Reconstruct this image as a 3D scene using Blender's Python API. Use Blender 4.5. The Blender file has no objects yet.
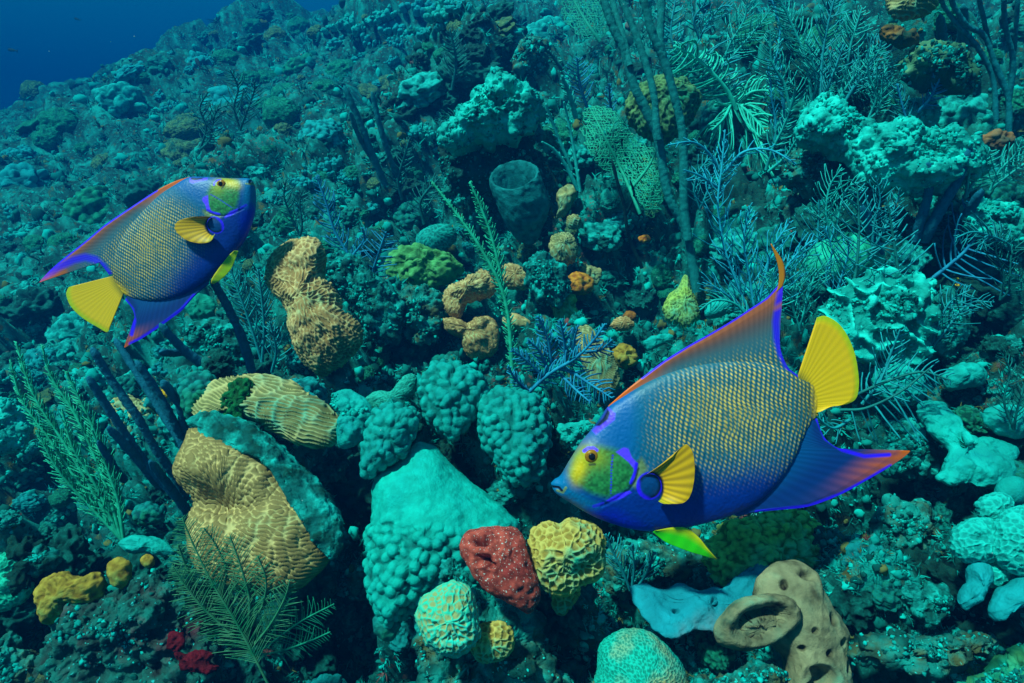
import bpy, math, random
import numpy as np
from mathutils import Vector
from mathutils.bvhtree import BVHTree

R = math.radians
sc = bpy.context.scene
# ------------------------------------------------------------------ camera, world, sun, exposure
PITCH = R(15)
FOC = 667.0                       # focal length in pixels of the 1024 wide picture
CAMH = 1.2
cam_d = bpy.data.cameras.new('camera'); cam = bpy.data.objects.new('camera', cam_d)
sc.collection.objects.link(cam); sc.camera = cam
cam.location = (0, 0, CAMH); cam.rotation_euler = (R(90) - PITCH, 0, 0)
cam_d.sensor_width = 36; cam_d.lens = 36 * FOC / 1024; cam_d.clip_start = 0.02; cam_d.clip_end = 500

SUN_EL, SUN_AZ = R(60), R(235)    # azimuth measured clockwise from +Y: behind and a little to the left
world = bpy.data.worlds.new("World"); sc.world = world; world.use_nodes = True
wn = world.node_tree.nodes; wl = world.node_tree.links
bg = wn['Background']
sky = wn.new('ShaderNodeTexSky'); sky.sky_type = 'NISHITA'; sky.sun_disc = False
sky.sun_elevation = SUN_EL; sky.sun_rotation = SUN_AZ
# the light comes down through metres of sea water: the water passes blue-green and little red
wm = wn.new('ShaderNodeMix'); wm.data_type = 'RGBA'; wm.blend_type = 'MULTIPLY'; wm.inputs[0].default_value = 1
wl.new(sky.outputs[0], wm.inputs[6]); wm.inputs[7].default_value = (0.16, 1.0, 0.86, 1)
wl.new(wm.outputs[2], bg.inputs[0]); bg.inputs[1].default_value = 0.060
sun_d = bpy.data.lights.new('sun', 'SUN'); sun = bpy.data.objects.new('sun', sun_d)
sc.collection.objects.link(sun)
sun_d.energy = 5.0; sun_d.angle = R(4); sun_d.color = (1.0, 0.85, 0.64)
sdir = Vector((math.sin(SUN_AZ) * math.cos(SUN_EL), math.cos(SUN_AZ) * math.cos(SUN_EL), math.sin(SUN_EL)))
sun.rotation_euler = sdir.to_track_quat('Z', 'Y').to_euler()
sc.view_settings.view_transform = 'Standard'; sc.view_settings.look = 'None'
sc.view_settings.exposure = 1.34; sc.view_settings.gamma = 1.0
sc.render.engine = 'CYCLES'
cy = sc.cycles
cy.max_bounces = 4; cy.diffuse_bounces = 2; cy.glossy_bounces = 1; cy.transmission_bounces = 2
cy.volume_bounces = 0; cy.transparent_max_bounces = 6; cy.use_denoising = True
cy.caustics_reflective = False; cy.caustics_refractive = False

# ------------------------------------------------------------------ maths
CP, SP = math.cos(PITCH), math.sin(PITCH)
def cam2w(p):                     # camera coordinates (right, up, forward) to world
    p = np.asarray(p, float)
    x, y, z = p[..., 0], p[..., 1], p[..., 2]
    return np.stack([x, y * SP + z * CP, y * CP - z * SP + CAMH], -1)
def vdir(p):
    p = np.asarray(p, float); x, y, z = p[..., 0], p[..., 1], p[..., 2]
    return np.stack([x, y * SP + z * CP, y * CP - z * SP], -1)
def at(px, py, Z):                # the point of the place seen at a pixel, Z metres in front
    px, py, Z = np.broadcast_arrays(np.asarray(px, float), np.asarray(py, float), np.asarray(Z, float))
    return cam2w(np.stack([(px - 512) / FOC * Z, (341.5 - py) / FOC * Z, Z], -1))
UP = vdir([0, 1, 0]); FW = vdir([0, 0, 1]); RT = vdir([1, 0, 0])
def srgb(r, g=None, b=None):
    if g is None: r, g, b = r
    f = lambda c: (c / 255 / 12.92) if c / 255 <= 0.04045 else ((c / 255 + 0.055) / 1.055) ** 2.4
    return (f(r), f(g), f(b))
def sm(a, b, x):
    t = np.clip((x - a) / (b - a), 0, 1); return t * t * (3 - 2 * t)
def _h(ix, iy, iz, s=0):
    h = (ix * 374761393 + iy * 668265263 + iz * 2147483647 + s * 1274126177) & 0xffffffff
    h = ((h ^ (h >> 13)) * 1274126177) & 0xffffffff
    h = ((h ^ (h >> 16)) * 2246822519) & 0xffffffff
    return ((h ^ (h >> 15)) & 0xffffff) / float(0xffffff)
def noise(p, s=0):                # value noise, -1..1
    i = np.floor(p).astype(np.int64); f = p - i; f = f * f * f * (f * (f * 6 - 15) + 10)
    x, y, z = i[:, 0], i[:, 1], i[:, 2]; fx, fy, fz = f[:, 0], f[:, 1], f[:, 2]
    g = lambda a, b, c: _h(x + a, y + b, z + c, s)
    x00 = g(0,0,0) * (1 - fx) + g(1,0,0) * fx; x10 = g(0,1,0) * (1 - fx) + g(1,1,0) * fx
    x01 = g(0,0,1) * (1 - fx) + g(1,0,1) * fx; x11 = g(0,1,1) * (1 - fx) + g(1,1,1) * fx
    y0 = x00 * (1 - fy) + x10 * fy; y1 = x01 * (1 - fy) + x11 * fy
    return (y0 * (1 - fz) + y1 * fz) * 2 - 1
def fbm(p, o=4, s=0):
    r = 0; a = 1; t = 0
    for k in range(o):
        r = r + a * noise(p * 2.03 ** k + k * 7.7, s + k); t += a; a *= 0.5
    return r / t
def worley(p, s=0, jit=0.85):     # F1, F2, hash of nearest cell
    i = np.floor(p).astype(np.int64)
    f1 = np.full(len(p), 9.); f2 = np.full(len(p), 9.); idh = np.zeros(len(p))
    for a in (-1, 0, 1):
        for b in (-1, 0, 1):
            for c in (-1, 0, 1):
                x, y, z = i[:, 0] + a, i[:, 1] + b, i[:, 2] + c
                h = _h(x, y, z, s + 3)
                q = np.stack([x + 0.5 + (_h(x, y, z, s) - .5) * jit, y + 0.5 + (_h(x, y, z, s + 1) - .5) * jit, z + 0.5 + (_h(x, y, z, s + 2) - .5) * jit], -1)
                d = np.sqrt(((p - q) ** 2).sum(-1))
                m = d < f1
                f2 = np.where(m, f1, np.minimum(f2, d)); idh = np.where(m, h, idh); f1 = np.where(m, d, f1)
    return f1, f2, idh

# ------------------------------------------------------------------ mesh and object helpers
COL = sc.collection
def mesh(name, V, F, attr=None, smooth=True):
    """V n x 3; F m x 4 or m x 3 (or a list of both); attr = {'pat': n x 3 or n x 4}"""
    me = bpy.data.meshes.new(name)
    Fs = F if isinstance(F, list) else [F]
    Fs = [np.asarray(f, np.int32) for f in Fs if len(f)]
    V = np.asarray(V, np.float32)
    loops = np.concatenate([f.ravel() for f in Fs]); cnt = np.concatenate([np.full(len(f), f.shape[1], np.int32) for f in Fs])
    me.vertices.add(len(V)); me.vertices.foreach_set('co', V.ravel())
    me.loops.add(len(loops)); me.loops.foreach_set('vertex_index', loops)
    me.polygons.add(len(cnt)); st = np.concatenate([[0], np.cumsum(cnt)[:-1]]).astype(np.int32)
    me.polygons.foreach_set('loop_start', st)
    me.update(calc_edges=True)
    me.polygons.foreach_set('use_smooth', np.full(len(cnt), smooth))
    for k, a in (attr or {}).items():
        a = np.asarray(a, np.float32)
        if a.ndim == 1: a = np.repeat(a[:, None], 3, 1)
        if a.shape[1] == 3: a = np.concatenate([a, np.ones((len(a), 1), np.float32)], 1)
        ca = me.color_attributes.new(k, 'FLOAT_COLOR', 'POINT'); ca.data.foreach_set('color', a.ravel())
    return me
def vnorm(V, F):
    n = np.zeros_like(V)
    a, b, c = V[F[:, 0]], V[F[:, 1]], V[F[:, 2]]
    fn = np.cross(b - a, c - a)
    if F.shape[1] == 4: fn = fn + np.cross(c - a, V[F[:, 3]] - a)
    for k in range(F.shape[1]):
        for j in range(3): n[:, j] += np.bincount(F[:, k], fn[:, j], len(V))
    return n / (np.linalg.norm(n, axis=1, keepdims=True) + 1e-12)
def obj(name, me, m=None, parent=None, loc=None):
    o = bpy.data.objects.new(name, me); COL.objects.link(o)
    if m is not None and not me.materials: me.materials.append(m)
    if loc is not None: o.location = loc
    if parent is not None: o.parent = parent
    return o
def tag(o, label, cat, group=None):
    o['label'] = label; o['category'] = cat
    if group: o['group'] = group
    return o
def empty(name, loc, label, cat, group=None):
    o = bpy.data.objects.new(name, None); COL.objects.link(o); o.location = loc; o.empty_display_size = 0.02
    return tag(o, label, cat, group)
class MB:
    def __init__(s): s.V = []; s.F4 = []; s.F3 = []; s.A = []; s.n = 0
    def add(s, V, F4=None, F3=None, A=None):
        V = np.asarray(V, float)
        if F4 is not None and len(F4): s.F4.append(np.asarray(F4) + s.n)
        if F3 is not None and len(F3): s.F3.append(np.asarray(F3) + s.n)
        s.V.append(V); s.A.append(np.zeros((len(V), 3)) if A is None else A); s.n += len(V)
    def build(s, name, m, parent=None, loc=None, smooth=True):
        V = np.concatenate(s.V); F = []
        if s.F4: F.append(np.concatenate(s.F4))
        if s.F3: F.append(np.concatenate(s.F3))
        if loc is not None: V = V - np.asarray(loc)
        return obj(name, mesh(name, V, F, {'pat': np.concatenate(s.A)}, smooth), m, parent, loc if parent is None else None)
    def tube(s, P, r, k=4, cap=True, A=None):
        P = np.asarray(P, float); n = len(P)
        r = np.broadcast_to(np.asarray(r, float), (n,))
        T = np.gradient(P, axis=0); T /= np.linalg.norm(T, axis=1, keepdims=True) + 1e-12
        ref = np.array([0.3, 1, 0.2]); 
        if abs(T.mean(0) @ ref) > 0.9: ref = np.array([1, .1, .3])
        a = np.cross(T, ref); a /= np.linalg.norm(a, axis=1, keepdims=True) + 1e-12; b = np.cross(T, a)
        th = np.arange(k) / k * 2 * math.pi
        V = (P[:, None] + r[:, None, None] * (np.cos(th)[None, :, None] * a[:, None] + np.sin(th)[None, :, None] * b[:, None])).reshape(-1, 3)
        i = np.arange(n - 1)[:, None] * k; j = np.arange(k)[None]; j2 = (j + 1) % k
        F = np.stack([i + j, i + k + j, i + k + j2, i + j2], -1).reshape(-1, 4)
        F3 = None
        if cap:
            tip = P[-1] + T[-1] * r[-1] * 0.8
            V = np.concatenate([V, [tip]]); t0 = (n - 1) * k
            F3 = np.stack([t0 + np.arange(k), np.full(k, len(V) - 1), t0 + (np.arange(k) + 1) % k], -1)
        AA = None if A is None else np.broadcast_to(np.asarray(A, float), (len(V), 3))
        s.add(V, F, F3, AA)
def spline(P, n):                 # Catmull-Rom through the points, n samples
    P = np.asarray(P, float)
    if len(P) == 2: t = np.linspace(0, 1, n)[:, None]; return P[0] * (1 - t) + P[1] * t
    Q = np.concatenate([[2 * P[0] - P[1]], P, [2 * P[-1] - P[-2]]]); t = np.linspace(0, len(P) - 1 - 1e-9, n)
    i = t.astype(int); f = (t - i)[:, None]
    a, b, c, d = Q[i], Q[i + 1], Q[i + 2], Q[i + 3]
    return 0.5 * (2 * b + (c - a) * f + (2 * a - 5 * b + 4 * c - d) * f * f + (3 * b - a - 3 * c + d) * f ** 3)

# ------------------------------------------------------------------ materials
def nt(name):
    m = bpy.data.materials.new(name); m.use_nodes = True
    return m, m.node_tree.nodes, m.node_tree.links, m.node_tree.nodes['Principled BSDF']
def rgba(c):                      # blue green pigments reflect next to no red
    r = c[0] * .15 if c[1] > 2.2 * c[0] and c[2] > 2.2 * c[0] else c[0]
    return (r, c[1], c[2], 1)
def mixc(n, l, fac, a, b):
    x = n.new('ShaderNodeMix'); x.data_type = 'RGBA'
    for i, v in ((0, fac), (6, a), (7, b)):
        if hasattr(v, 'links'): l.new(v, x.inputs[i])
        else: x.inputs[i].default_value = v if i == 0 else rgba(v)
    return x.outputs[2]
def ntex(n, l, scale, det=4, co=None, rough=0.55):
    t = n.new('ShaderNodeTexNoise'); t.inputs['Scale'].default_value = scale; t.inputs['Detail'].default_value = det
    t.inputs['Roughness'].default_value = rough
    if co is not None: l.new(co, t.inputs[0])
    return t.outputs[0]
def ramp(n, l, src, p0, p1):
    r = n.new('ShaderNodeMapRange'); r.inputs[1].default_value = p0; r.inputs[2].default_value = p1; r.clamp = True
    l.new(src, r.inputs[0]); return r.outputs[0]
def coral_mat(name, lo, hi, alt=None, alt_scale=9, alt_amt=0.5, speck=None, bump=0.5, bscale=160, rough=0.8, vary=0.0, speck_at=.66):
    """lo/hi: colour in the valleys and holes and on the crests of the relief; alt: colour of patches; speck: small spots"""
    m, n, l, b = nt(name)
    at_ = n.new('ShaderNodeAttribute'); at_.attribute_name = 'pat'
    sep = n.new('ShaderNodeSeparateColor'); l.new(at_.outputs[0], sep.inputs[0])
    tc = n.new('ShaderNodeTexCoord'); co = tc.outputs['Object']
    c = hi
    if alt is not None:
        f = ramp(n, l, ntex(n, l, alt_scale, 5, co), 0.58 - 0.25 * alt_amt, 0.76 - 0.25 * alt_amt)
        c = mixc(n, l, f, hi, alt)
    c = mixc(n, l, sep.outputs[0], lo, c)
    v = ntex(n, l, bscale * 0.35, 3, co)
    c = mixc(n, l, ramp(n, l, v, 0.35, 0.7), c, tuple(x * 0.62 for x in hi)) if vary else c
    if speck is not None:
        f = ramp(n, l, ntex(n, l, bscale * 0.7, 2, co), speck_at, speck_at + .06); c = mixc(n, l, f, c, speck)
    l.new(c, b.inputs['Base Color']); b.inputs['Roughness'].default_value = rough
    b.inputs['Specular IOR Level'].default_value = 0.10
    bp = n.new('ShaderNodeBump'); bp.inputs['Strength'].default_value = bump; bp.inputs['Distance'].default_value = 0.003
    l.new(ntex(n, l, bscale, 4, co, 0.7), bp.inputs['Height']); l.new(bp.outputs[0], b.inputs['Normal'])
    return m
def plain_mat(name, c1, c2, scale=30, rough=0.75, sub=0):
    m, n, l, b = nt(name)
    tc = n.new('ShaderNodeTexCoord')
    c = mixc(n, l, ramp(n, l, ntex(n, l, scale, 4, tc.outputs['Object']), 0.35, 0.65), c1, c2)
    l.new(c, b.inputs['Base Color']); b.inputs['Roughness'].default_value = rough
    b.inputs['Specular IOR Level'].default_value = 0.2
    return m

# ------------------------------------------------------------------ the water the camera looks through
HZ = (-34, -6, -12, 34, 40, 6.0)
def build_haze():
    x0, y0, z0, x1, y1, z1 = HZ
    V = [(x, y, z) for x in (x0, x1) for y in (y0, y1) for z in (z0, z1)]
    F = np.array([[0,1,3,2],[4,6,7,5],[0,4,5,1],[2,3,7,6],[0,2,6,4],[1,5,7,3]])
    me = mesh('haze', V, F, smooth=False)
    m = bpy.data.materials.new('sea_water_haze'); m.use_nodes = True
    n = m.node_tree.nodes; l = m.node_tree.links; n.clear()
    out = n.new('ShaderNodeOutputMaterial'); pv = n.new('ShaderNodeVolumePrincipled')
    pv.inputs['Color'].default_value = (0.0, 0.0125, 0.046, 1)
    pv.inputs['Absorption Color'].default_value = (0.52, 0.765, 0.85, 1)
    pv.inputs['Density'].default_value = 0.74
    pv.inputs['Anisotropy'].default_value = 0.0
    l.new(pv.outputs[0], out.inputs['Volume'])
    o = obj('haze', me, m); o['kind'] = 'stuff'; o['label'] = 'blue sea water haze that hides the far reef'
build_haze()
# ------------------------------------------------------------------ the reef slope
PA, PB, PC = 0.572, 0.000306, -0.001256     # 1/Z = A + B*u + C*v over the picture
Nn = np.array([PB * FOC, PC * FOC, PA]); NL = np.linalg.norm(Nn)
foot = Nn / NL ** 2; nrm = -Nn / NL
e1 = np.array([0, 0, 1.]) - nrm * nrm[2]; e1 /= np.linalg.norm(e1); e2 = np.cross(e1, nrm); 
if e2[0] < 0: e2 = -e2
def zplane(px, py): return 1 / (PA + PB * (px - 512) + PC * (341.5 - py))
def plane_pt(px, py):
    Z = zplane(px, py); return np.array([(px - 512) / FOC * Z, (341.5 - py) / FOC * Z, Z])
# (px, py, radius px, height m): hollows and rises of the slope
FORMS = [(350, 500, 28, -.16), (350, 380, 60, -.10), (600, 640, 32, -.16), (548, 500, 26, -.10), (880, 540, 60, -.16), (868, 565, 34, -.25), (330, 640, 50, -.18), (348, 560, 26, -.16),
         (30, 520, 60, -.12), (640, 270, 70, -.18), (560, 120, 50, -.25), (960, 320, 60, -.15), (450, 60, 70, -.55), (980, 470, 60, .05),
         (130, 620, 80, .10), (850, 160, 100, .18), (480, 110, 70, .35), (860, 250, 80, .10), (910, 620, 100, .08), (300, 330, 60, .10),
         (420, 30, 60, .5), (200, 130, 60, -.4), (250, 36, 50, .25), (150, 62, 40, .15), (70, 85, 45, .2), (960, 640, 60, -.05), (420, 200, 60, -.30), (560, 560, 50, -.05), (700, 520, 80, -.06), (220, 500, 90, -.12)]
# knolls the foreground corals sit on: (px, py, radius px, distance of the rock behind the coral)
SEATS = [(490, 118, 60, 2.5), (528, 104, 30, 2.65), (436, 242, 30, 2.42), (300, 310, 55, 1.66), (275, 418, 45, 1.30), (215, 440, 40, 1.26), (260, 505, 70, 1.12), (390, 440, 40, 1.12), (455, 402, 50, 1.16), (520, 440, 52, 1.08),
         (430, 545, 70, 1.07), (500, 575, 42, .92), (568, 562, 46, .90), (580, 434, 30, 1.14), (452, 622, 45, .86), (642, 668, 55, .85), (60, 600, 60, 1.06), (0, 580, 60, 1.09), (148, 556, 45, 1.07), (135, 640, 70, 1.08), (196, 655, 45, 1.0), (390, 625, 25, 1.0),
         (770, 550, 55, 1.03), (705, 606, 50, .93), (795, 635, 55, .87), (985, 540, 55, .86), (1010, 600, 40, .82)]
def build_terrain():
    nr, nc = 820, 860
    qs = np.linspace(1.74, 0.03, nr); Zc = 1 / qs
    r = (Zc - foot[2]) / e1[2]
    th = np.linspace(R(-72), R(72), nc)
    rr, tt = np.meshgrid(r, th, indexing='ij')
    a = rr * np.cos(tt); b = rr * np.sin(tt)
    # keep a full sheet: beyond the polar start, spread sideways too
    P = foot + a[..., None] * e1 + b[..., None] * e2
    P = P.reshape(-1, 3); dist = np.linalg.norm(P, axis=1)
    q = np.stack([a.ravel(), b.ravel(), np.zeros(a.size)], -1)
    far = sm(1.8, 5, dist)
    h = 0.26 * fbm(q / 1.3, 3, 5) * (0.35 + 0.65 * sm(1, 3, dist)) + 0.35 * fbm(q / 4.0 + 3.3, 2, 15) * sm(3, 9, dist)
    w = q + 0.05 * np.stack([noise(q * 7, 31), noise(q * 7, 32), q[:, 0] * 0], -1)
    def dome(cell, s):
        p = w / cell; p[:, 2] = 0.31
        f1, f2, i = worley(p, s); return np.sqrt(np.clip(1 - (f1 / 0.72) ** 2, 0, 1)) * (0.35 + 0.65 * i), i
    d0, i0 = dome(0.75, 50); d1, i1 = dome(0.28, 60); d2, i2 = dome(0.11, 70); d3, i3 = dome(0.042, 80)
    h += (d0 - .4) * 0.34 * sm(1.6, 3.5, dist) + (d1 - .4) * 0.26 * sm(.8, 1.8, dist) * (1 - .70 * far) + (d2 - .4) * 0.105 * (1 - .7 * far) + (d3 - .4) * 0.036 * (1 - .5 * far)
    h += 0.045 * fbm(q / 0.09, 4, 90) * (1 - .6 * far) + 0.010 * fbm(q / 0.02, 3, 95) * (1 - far)
    h -= 0.09 * sm(0.15, 0.6, fbm(q / 0.16 + 9, 3, 44)) * (1 - .8 * far)
    for (px, py, rp, hh) in FORMS:
        c = plane_pt(px, py); Z = c[2]; k = rp / FOC * Z
        d = np.linalg.norm(P - c, axis=1) / k
        h += hh * 1.5 * np.exp(-0.5 * (d / 0.9) ** 4 * 0.6 - 0.3 * d ** 2)
    h -= 0.010 * np.clip(dist - 6.5, 0, 30) ** 2
    for (px, py, rp, Zt) in SEATS:
        p = np.array([(px - 512) / FOC * Zt, (341.5 - py) / FOC * Zt, Zt]); hd = (p - foot) @ nrm; b0 = p - nrm * hd; k = rp / FOC * Zt
        w_ = np.exp(-(np.linalg.norm(P - b0, axis=1) / k) ** 4); mean = (h * w_).sum() / max(w_.sum(), 1e-6); h = h + w_ * (hd - mean) * .95
    P = P + nrm * h[:, None]
    W = cam2w(P)
    i = np.arange(nr - 1)[:, None] * nc; j = np.arange(nc - 1)[None]
    F = np.stack([i + j, i + j + 1, i + nc + j + 1, i + nc + j], -1).reshape(-1, 4)
    pat = np.stack([np.clip(0.5 + 0.5 * (d2 - .4) + .5 * (d3 - .4), 0, 1), i1, i2], -1)
    me = mesh('seabed', W, F, {'pat': pat})
    return W, F, me
def reef_mat():
    m, n, l, b = nt('encrusted_reef_rock')
    tc = n.new('ShaderNodeTexCoord'); co = tc.outputs['Object']
    at_ = n.new('ShaderNodeAttribute'); at_.attribute_name = 'pat'
    sep = n.new('ShaderNodeSeparateColor'); l.new(at_.outputs[0], sep.inputs[0])
    c = mixc(n, l, ramp(n, l, ntex(n, l, 14, 8, co, 0.65), 0.38, 0.62), (0.002, 0.024, 0.024), (0.006, 0.090, 0.084))
    c = mixc(n, l, ramp(n, l, ntex(n, l, 5, 7, co, 0.7), 0.54, 0.66), c, (0.010, 0.22, 0.20))
    c = mixc(n, l, ramp(n, l, ntex(n, l, 45, 4, co, 0.7), 0.56, 0.66), c, (0.01, 0.36, 0.33))
    mt = n.new('ShaderNodeMath'); mt.operation = 'MULTIPLY'; l.new(ramp(n, l, sep.outputs[0], .45, .85), mt.inputs[0]); l.new(ramp(n, l, ntex(n, l, 9, 6, co, .7), .44, .56), mt.inputs[1])
    c = mixc(n, l, mt.outputs[0], c, (0.01, 0.36, 0.32))
    c = mixc(n, l, ramp(n, l, ntex(n, l, 22, 5, co, 0.6), 0.60, 0.68), c, (0.09, 0.085, 0.03))
    c = mixc(n, l, ramp(n, l, ntex(n, l, 70, 3, co, 0.6), 0.66, 0.72), c, (0.02, 0.04, 0.03))
    v = n.new('ShaderNodeTexVoronoi'); v.inputs['Scale'].default_value = 55; l.new(co, v.inputs[0])
    big = ramp(n, l, ntex(n, l, 2.1, 3, co), 0.60, 0.66)
    mm = n.new('ShaderNodeMath'); mm.operation = 'MULTIPLY'
    l.new(ramp(n, l, v.outputs[0], 0.30, 0.22), mm.inputs[0]); l.new(big, mm.inputs[1])
    c = mixc(n, l, mm.outputs[0], c, (0.16, 0.08, 0.07))
    l.new(c, b.inputs['Base Color']); b.inputs['Roughness'].default_value = 0.85; b.inputs['Specular IOR Level'].default_value = 0.2
    bp = n.new('ShaderNodeBump'); bp.inputs['Strength'].default_value = 0.9; bp.inputs['Distance'].default_value = 0.006
    l.new(ntex(n, l, 90, 6, co, 0.75), bp.inputs['Height']); l.new(bp.outputs[0], b.inputs['Normal'])
    return m
REEF = reef_mat()
TW, TF, tme = build_terrain()
terr = obj('seabed', tme, REEF); terr['kind'] = 'structure'; terr['label'] = 'rugged reef slope crusted with algae and coral'
BVH = BVHTree.FromPolygons([tuple(v) for v in TW[:, :3].tolist()], TF.tolist())
CAMP = Vector((0, 0, CAMH))
def hitZ(px, py, default=9.0):
    d = Vector(at(px, py, 1.0)) - CAMP
    h = BVH.ray_cast(CAMP, d.normalized(), 60)
    if h[0] is None: return default
    return float(np.dot(np.array(h[0] - CAMP), FW))
def nearZ(px, py, r=20, k=9):     # nearest reef depth in a small window
    z = [hitZ(px, py)] + [hitZ(px + r * math.cos(a), py + r * math.sin(a)) for a in np.arange(k) / k * 6.283]
    return min(z), float(np.median(z))
# ------------------------------------------------------------------ queen angelfish
def polymask(X, Y, poly, soft=3.0):
    poly = np.asarray(poly, float); n = len(poly); ins = np.zeros(len(X), bool); d = np.full(len(X), 1e9)
    for i in range(n):
        x0, y0 = poly[i]; x1, y1 = poly[(i + 1) % n]
        c = ((y0 > Y) != (y1 > Y)) & (X < (x1 - x0) * (Y - y0) / (y1 - y0 + 1e-12) + x0); ins ^= c
        dx, dy = x1 - x0, y1 - y0; t = np.clip(((X - x0) * dx + (Y - y0) * dy) / (dx * dx + dy * dy + 1e-9), 0, 1)
        d = np.minimum(d, np.hypot(X - x0 - t * dx, Y - y0 - t * dy))
    return np.clip(0.5 + np.where(ins, d, -d) / soft, 0, 1)
def linemask(X, Y, pts, w, soft=2.0):
    d = np.full(len(X), 1e9)
    for (x0, y0), (x1, y1) in zip(pts[:-1], pts[1:]):
        dx, dy = x1 - x0, y1 - y0; t = np.clip(((X - x0) * dx + (Y - y0) * dy) / (dx * dx + dy * dy + 1e-9), 0, 1)
        d = np.minimum(d, np.hypot(X - x0 - t * dx, Y - y0 - t * dy))
    return np.clip((w - d) / soft + .5, 0, 1)
def L(c0, c1, t): t = np.asarray(t)[:, None]; return c0 * (1 - t) + c1 * t
BLUE = np.array(srgb(0, 54, 160)); TEAL = np.array(srgb(0, 92, 132)); SPOT = np.array((1.0, .50, .075)); NEON = np.array(srgb(55, 20, 250))
VIOL = np.array(srgb(105, 60, 255)); YEL = np.array(srgb(255, 180, 0)); ORG = np.array(srgb(255, 100, 0)); DARK = np.array(srgb(4, 14, 40))
def fish_color(X, Y, szf=None):
    """X, Y: place on the flank, in the drawing of the fish that faces left"""
    o = np.zeros((len(X), 3)); P = np.stack([X / 60, Y / 60, X * 0], -1); wv = noise(P, 3) * 5
    up = sm(520, 430, Y + (X - 350) * 0.10 + wv)
    c = L(BLUE * .75 + 0 * o, TEAL + 0 * o, up)
    # scale net: rows that slant a little, a pale bar on the rear of every scale
    pr, pc = 9.4, 8.2
    a = X + 3.6 * noise(np.stack([X / 34, Y / 28, X * 0], -1), 8) + (Y - 380) * 0.10 + 0.00035 * (Y - 380) ** 2; bb = Y - (X - 350) * 0.06
    k = np.floor(a / pr); fa = a / pr - k; fb = bb / pc + (k % 2) * .5; fb = fb - np.floor(fb)
    spot = np.exp(-(((fa - .5) / .30) ** 2 + ((fb - .5 - (fa - .5) * .9) / .30) ** 2) * (1.9 - .8 * np.exp(-(((X - 380) / 130) ** 2 + ((Y - 370) / 90) ** 2))))
    size = sm(180, 310, X + wv * 5) * sm(590, 520, X) * sm(540, 390, Y + (X - 350) * .10 + wv * 2) * sm(215, 320, Y + .28 * (X - 350))
    if szf is not None: size = szf
    mid = 0.55 + 0.45 * np.exp(-(((X - 370) / 120) ** 2 + ((Y - 370) / 80) ** 2))
    s2 = np.clip(spot * (0.60 + .85 * mid) * 1.15 * size * (1 + .6 * noise(np.stack([X / 14, Y / 16, X * 0], -1), 9)), 0, 1)
    edge = np.exp(-(((fa - .5) / .5) ** 8)) 
    c = L(c, np.array(srgb(10, 112, 118)) + 0 * o, np.clip(size * (.25 + .6 * mid), 0, 1) * .75)
    c = L(c, SPOT + 0 * o, np.clip(s2, 0, .92)); c = c * (1 - .25 * (1 - spot) * size)[:, None]
    c = c * (1 + .10 * noise(np.stack([X / 9, Y / 9, X * 0], -1), 21) + .06 * noise(np.stack([X / 3.5, Y / 3.5, X * 0], -1), 22))[:, None]
    # root of the tail
    tail = sm(495, 560, X - (Y - 335) * .25) * sm(400, 365, Y) * sm(268, 292, Y)
    c = L(c, L(np.array(srgb(60, 80, 60)) + 0 * o, YEL * .9 + 0 * o, np.clip(spot * .8 + sm(535, 560, X), 0, 1)), tail)
    # back under the dorsal fin
    bk = sm(300, 250, Y + .30 * (X - 350) ) * sm(150, 200, X); c = L(c, np.array(srgb(60, 110, 120)) + 0 * o, bk * .5)
    # head
    c = L(c, np.array(srgb(0, 90, 165)) + 0 * o, sm(205, 165, X) * sm(500, 430, Y) * .8)
    face = polymask(X, Y, [(66, 450), (85, 432), (120, 430), (150, 436), (176, 450), (186, 470), (178, 505), (168, 516), (130, 530), (95, 520), (72, 505), (55, 490)], 14)
    c = L(c, np.array(srgb(40, 118, 60)) * (1 + .5 * noise(np.stack([X / 5, Y / 5, X * 0], -1), 23))[:, None] + 0 * o, face)
    c = L(c, np.array(srgb(225, 175, 0)) + 0 * o, np.exp(-(((X - 78 - (Y - 470) * -.35) / 15) ** 2 + ((Y - 472) / 34) ** 2)) * 1.1 * (Y > 400))
    c = L(c, np.array(srgb(170, 160, 5)) + 0 * o, np.exp(-(((X - 105) / 26) ** 2 + ((Y - 452) / 20) ** 2)) * .8)
    c = L(c, np.array(srgb(0, 105, 160)) + 0 * o, polymask(X, Y, [(10, 480), (50, 488), (62, 510), (95, 530), (120, 545), (105, 575), (20, 560)], 18))
    c = L(c, np.array(srgb(10, 30, 190)) + 0 * o, polymask(X, Y, [(95, 555), (150, 556), (240, 610), (150, 620), (90, 580)], 25) * .9)
    c = L(c, np.array(srgb(120, 130, 60)) + 0 * o, polymask(X, Y, [(186, 462), (197, 450), (208, 470), (200, 492), (184, 510), (178, 504)], 8) * .8)
    c = L(c, VIOL + 0 * o, polymask(X, Y, [(147, 440), (162, 431), (171, 433), (178, 450), (190, 463), (183, 474), (172, 460), (160, 450)], 3))
    c = L(c, NEON + 0 * o, linemask(X, Y, [(187, 463), (184, 480), (176, 500)], 3.2)); c = L(c, DARK + 0 * o, linemask(X, Y, [(191, 472), (184, 496), (172, 514), (150, 530)], 2.0) * .8)
    c = L(c, NEON * .9 + VIOL * .2 + 0 * o, polymask(X, Y, [(128, 536), (150, 522), (174, 516), (178, 519), (160, 530), (134, 539)], 3))
    c = L(c, NEON + 0 * o, linemask(X, Y, [(105, 548), (122, 542)], 3.5) * .7)
    dots = (np.sin(Y * 1.1) > -.3); c = L(c, NEON * .8 + 0 * o, linemask(X, Y, [(141, 446), (138, 470), (137, 520)], 1.8, 1.5) * dots * .85)
    c = L(c, VIOL + 0 * o, linemask(X, Y, [(86, 440), (94, 434), (104, 433), (110, 437)], 3.2, 2))
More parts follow.
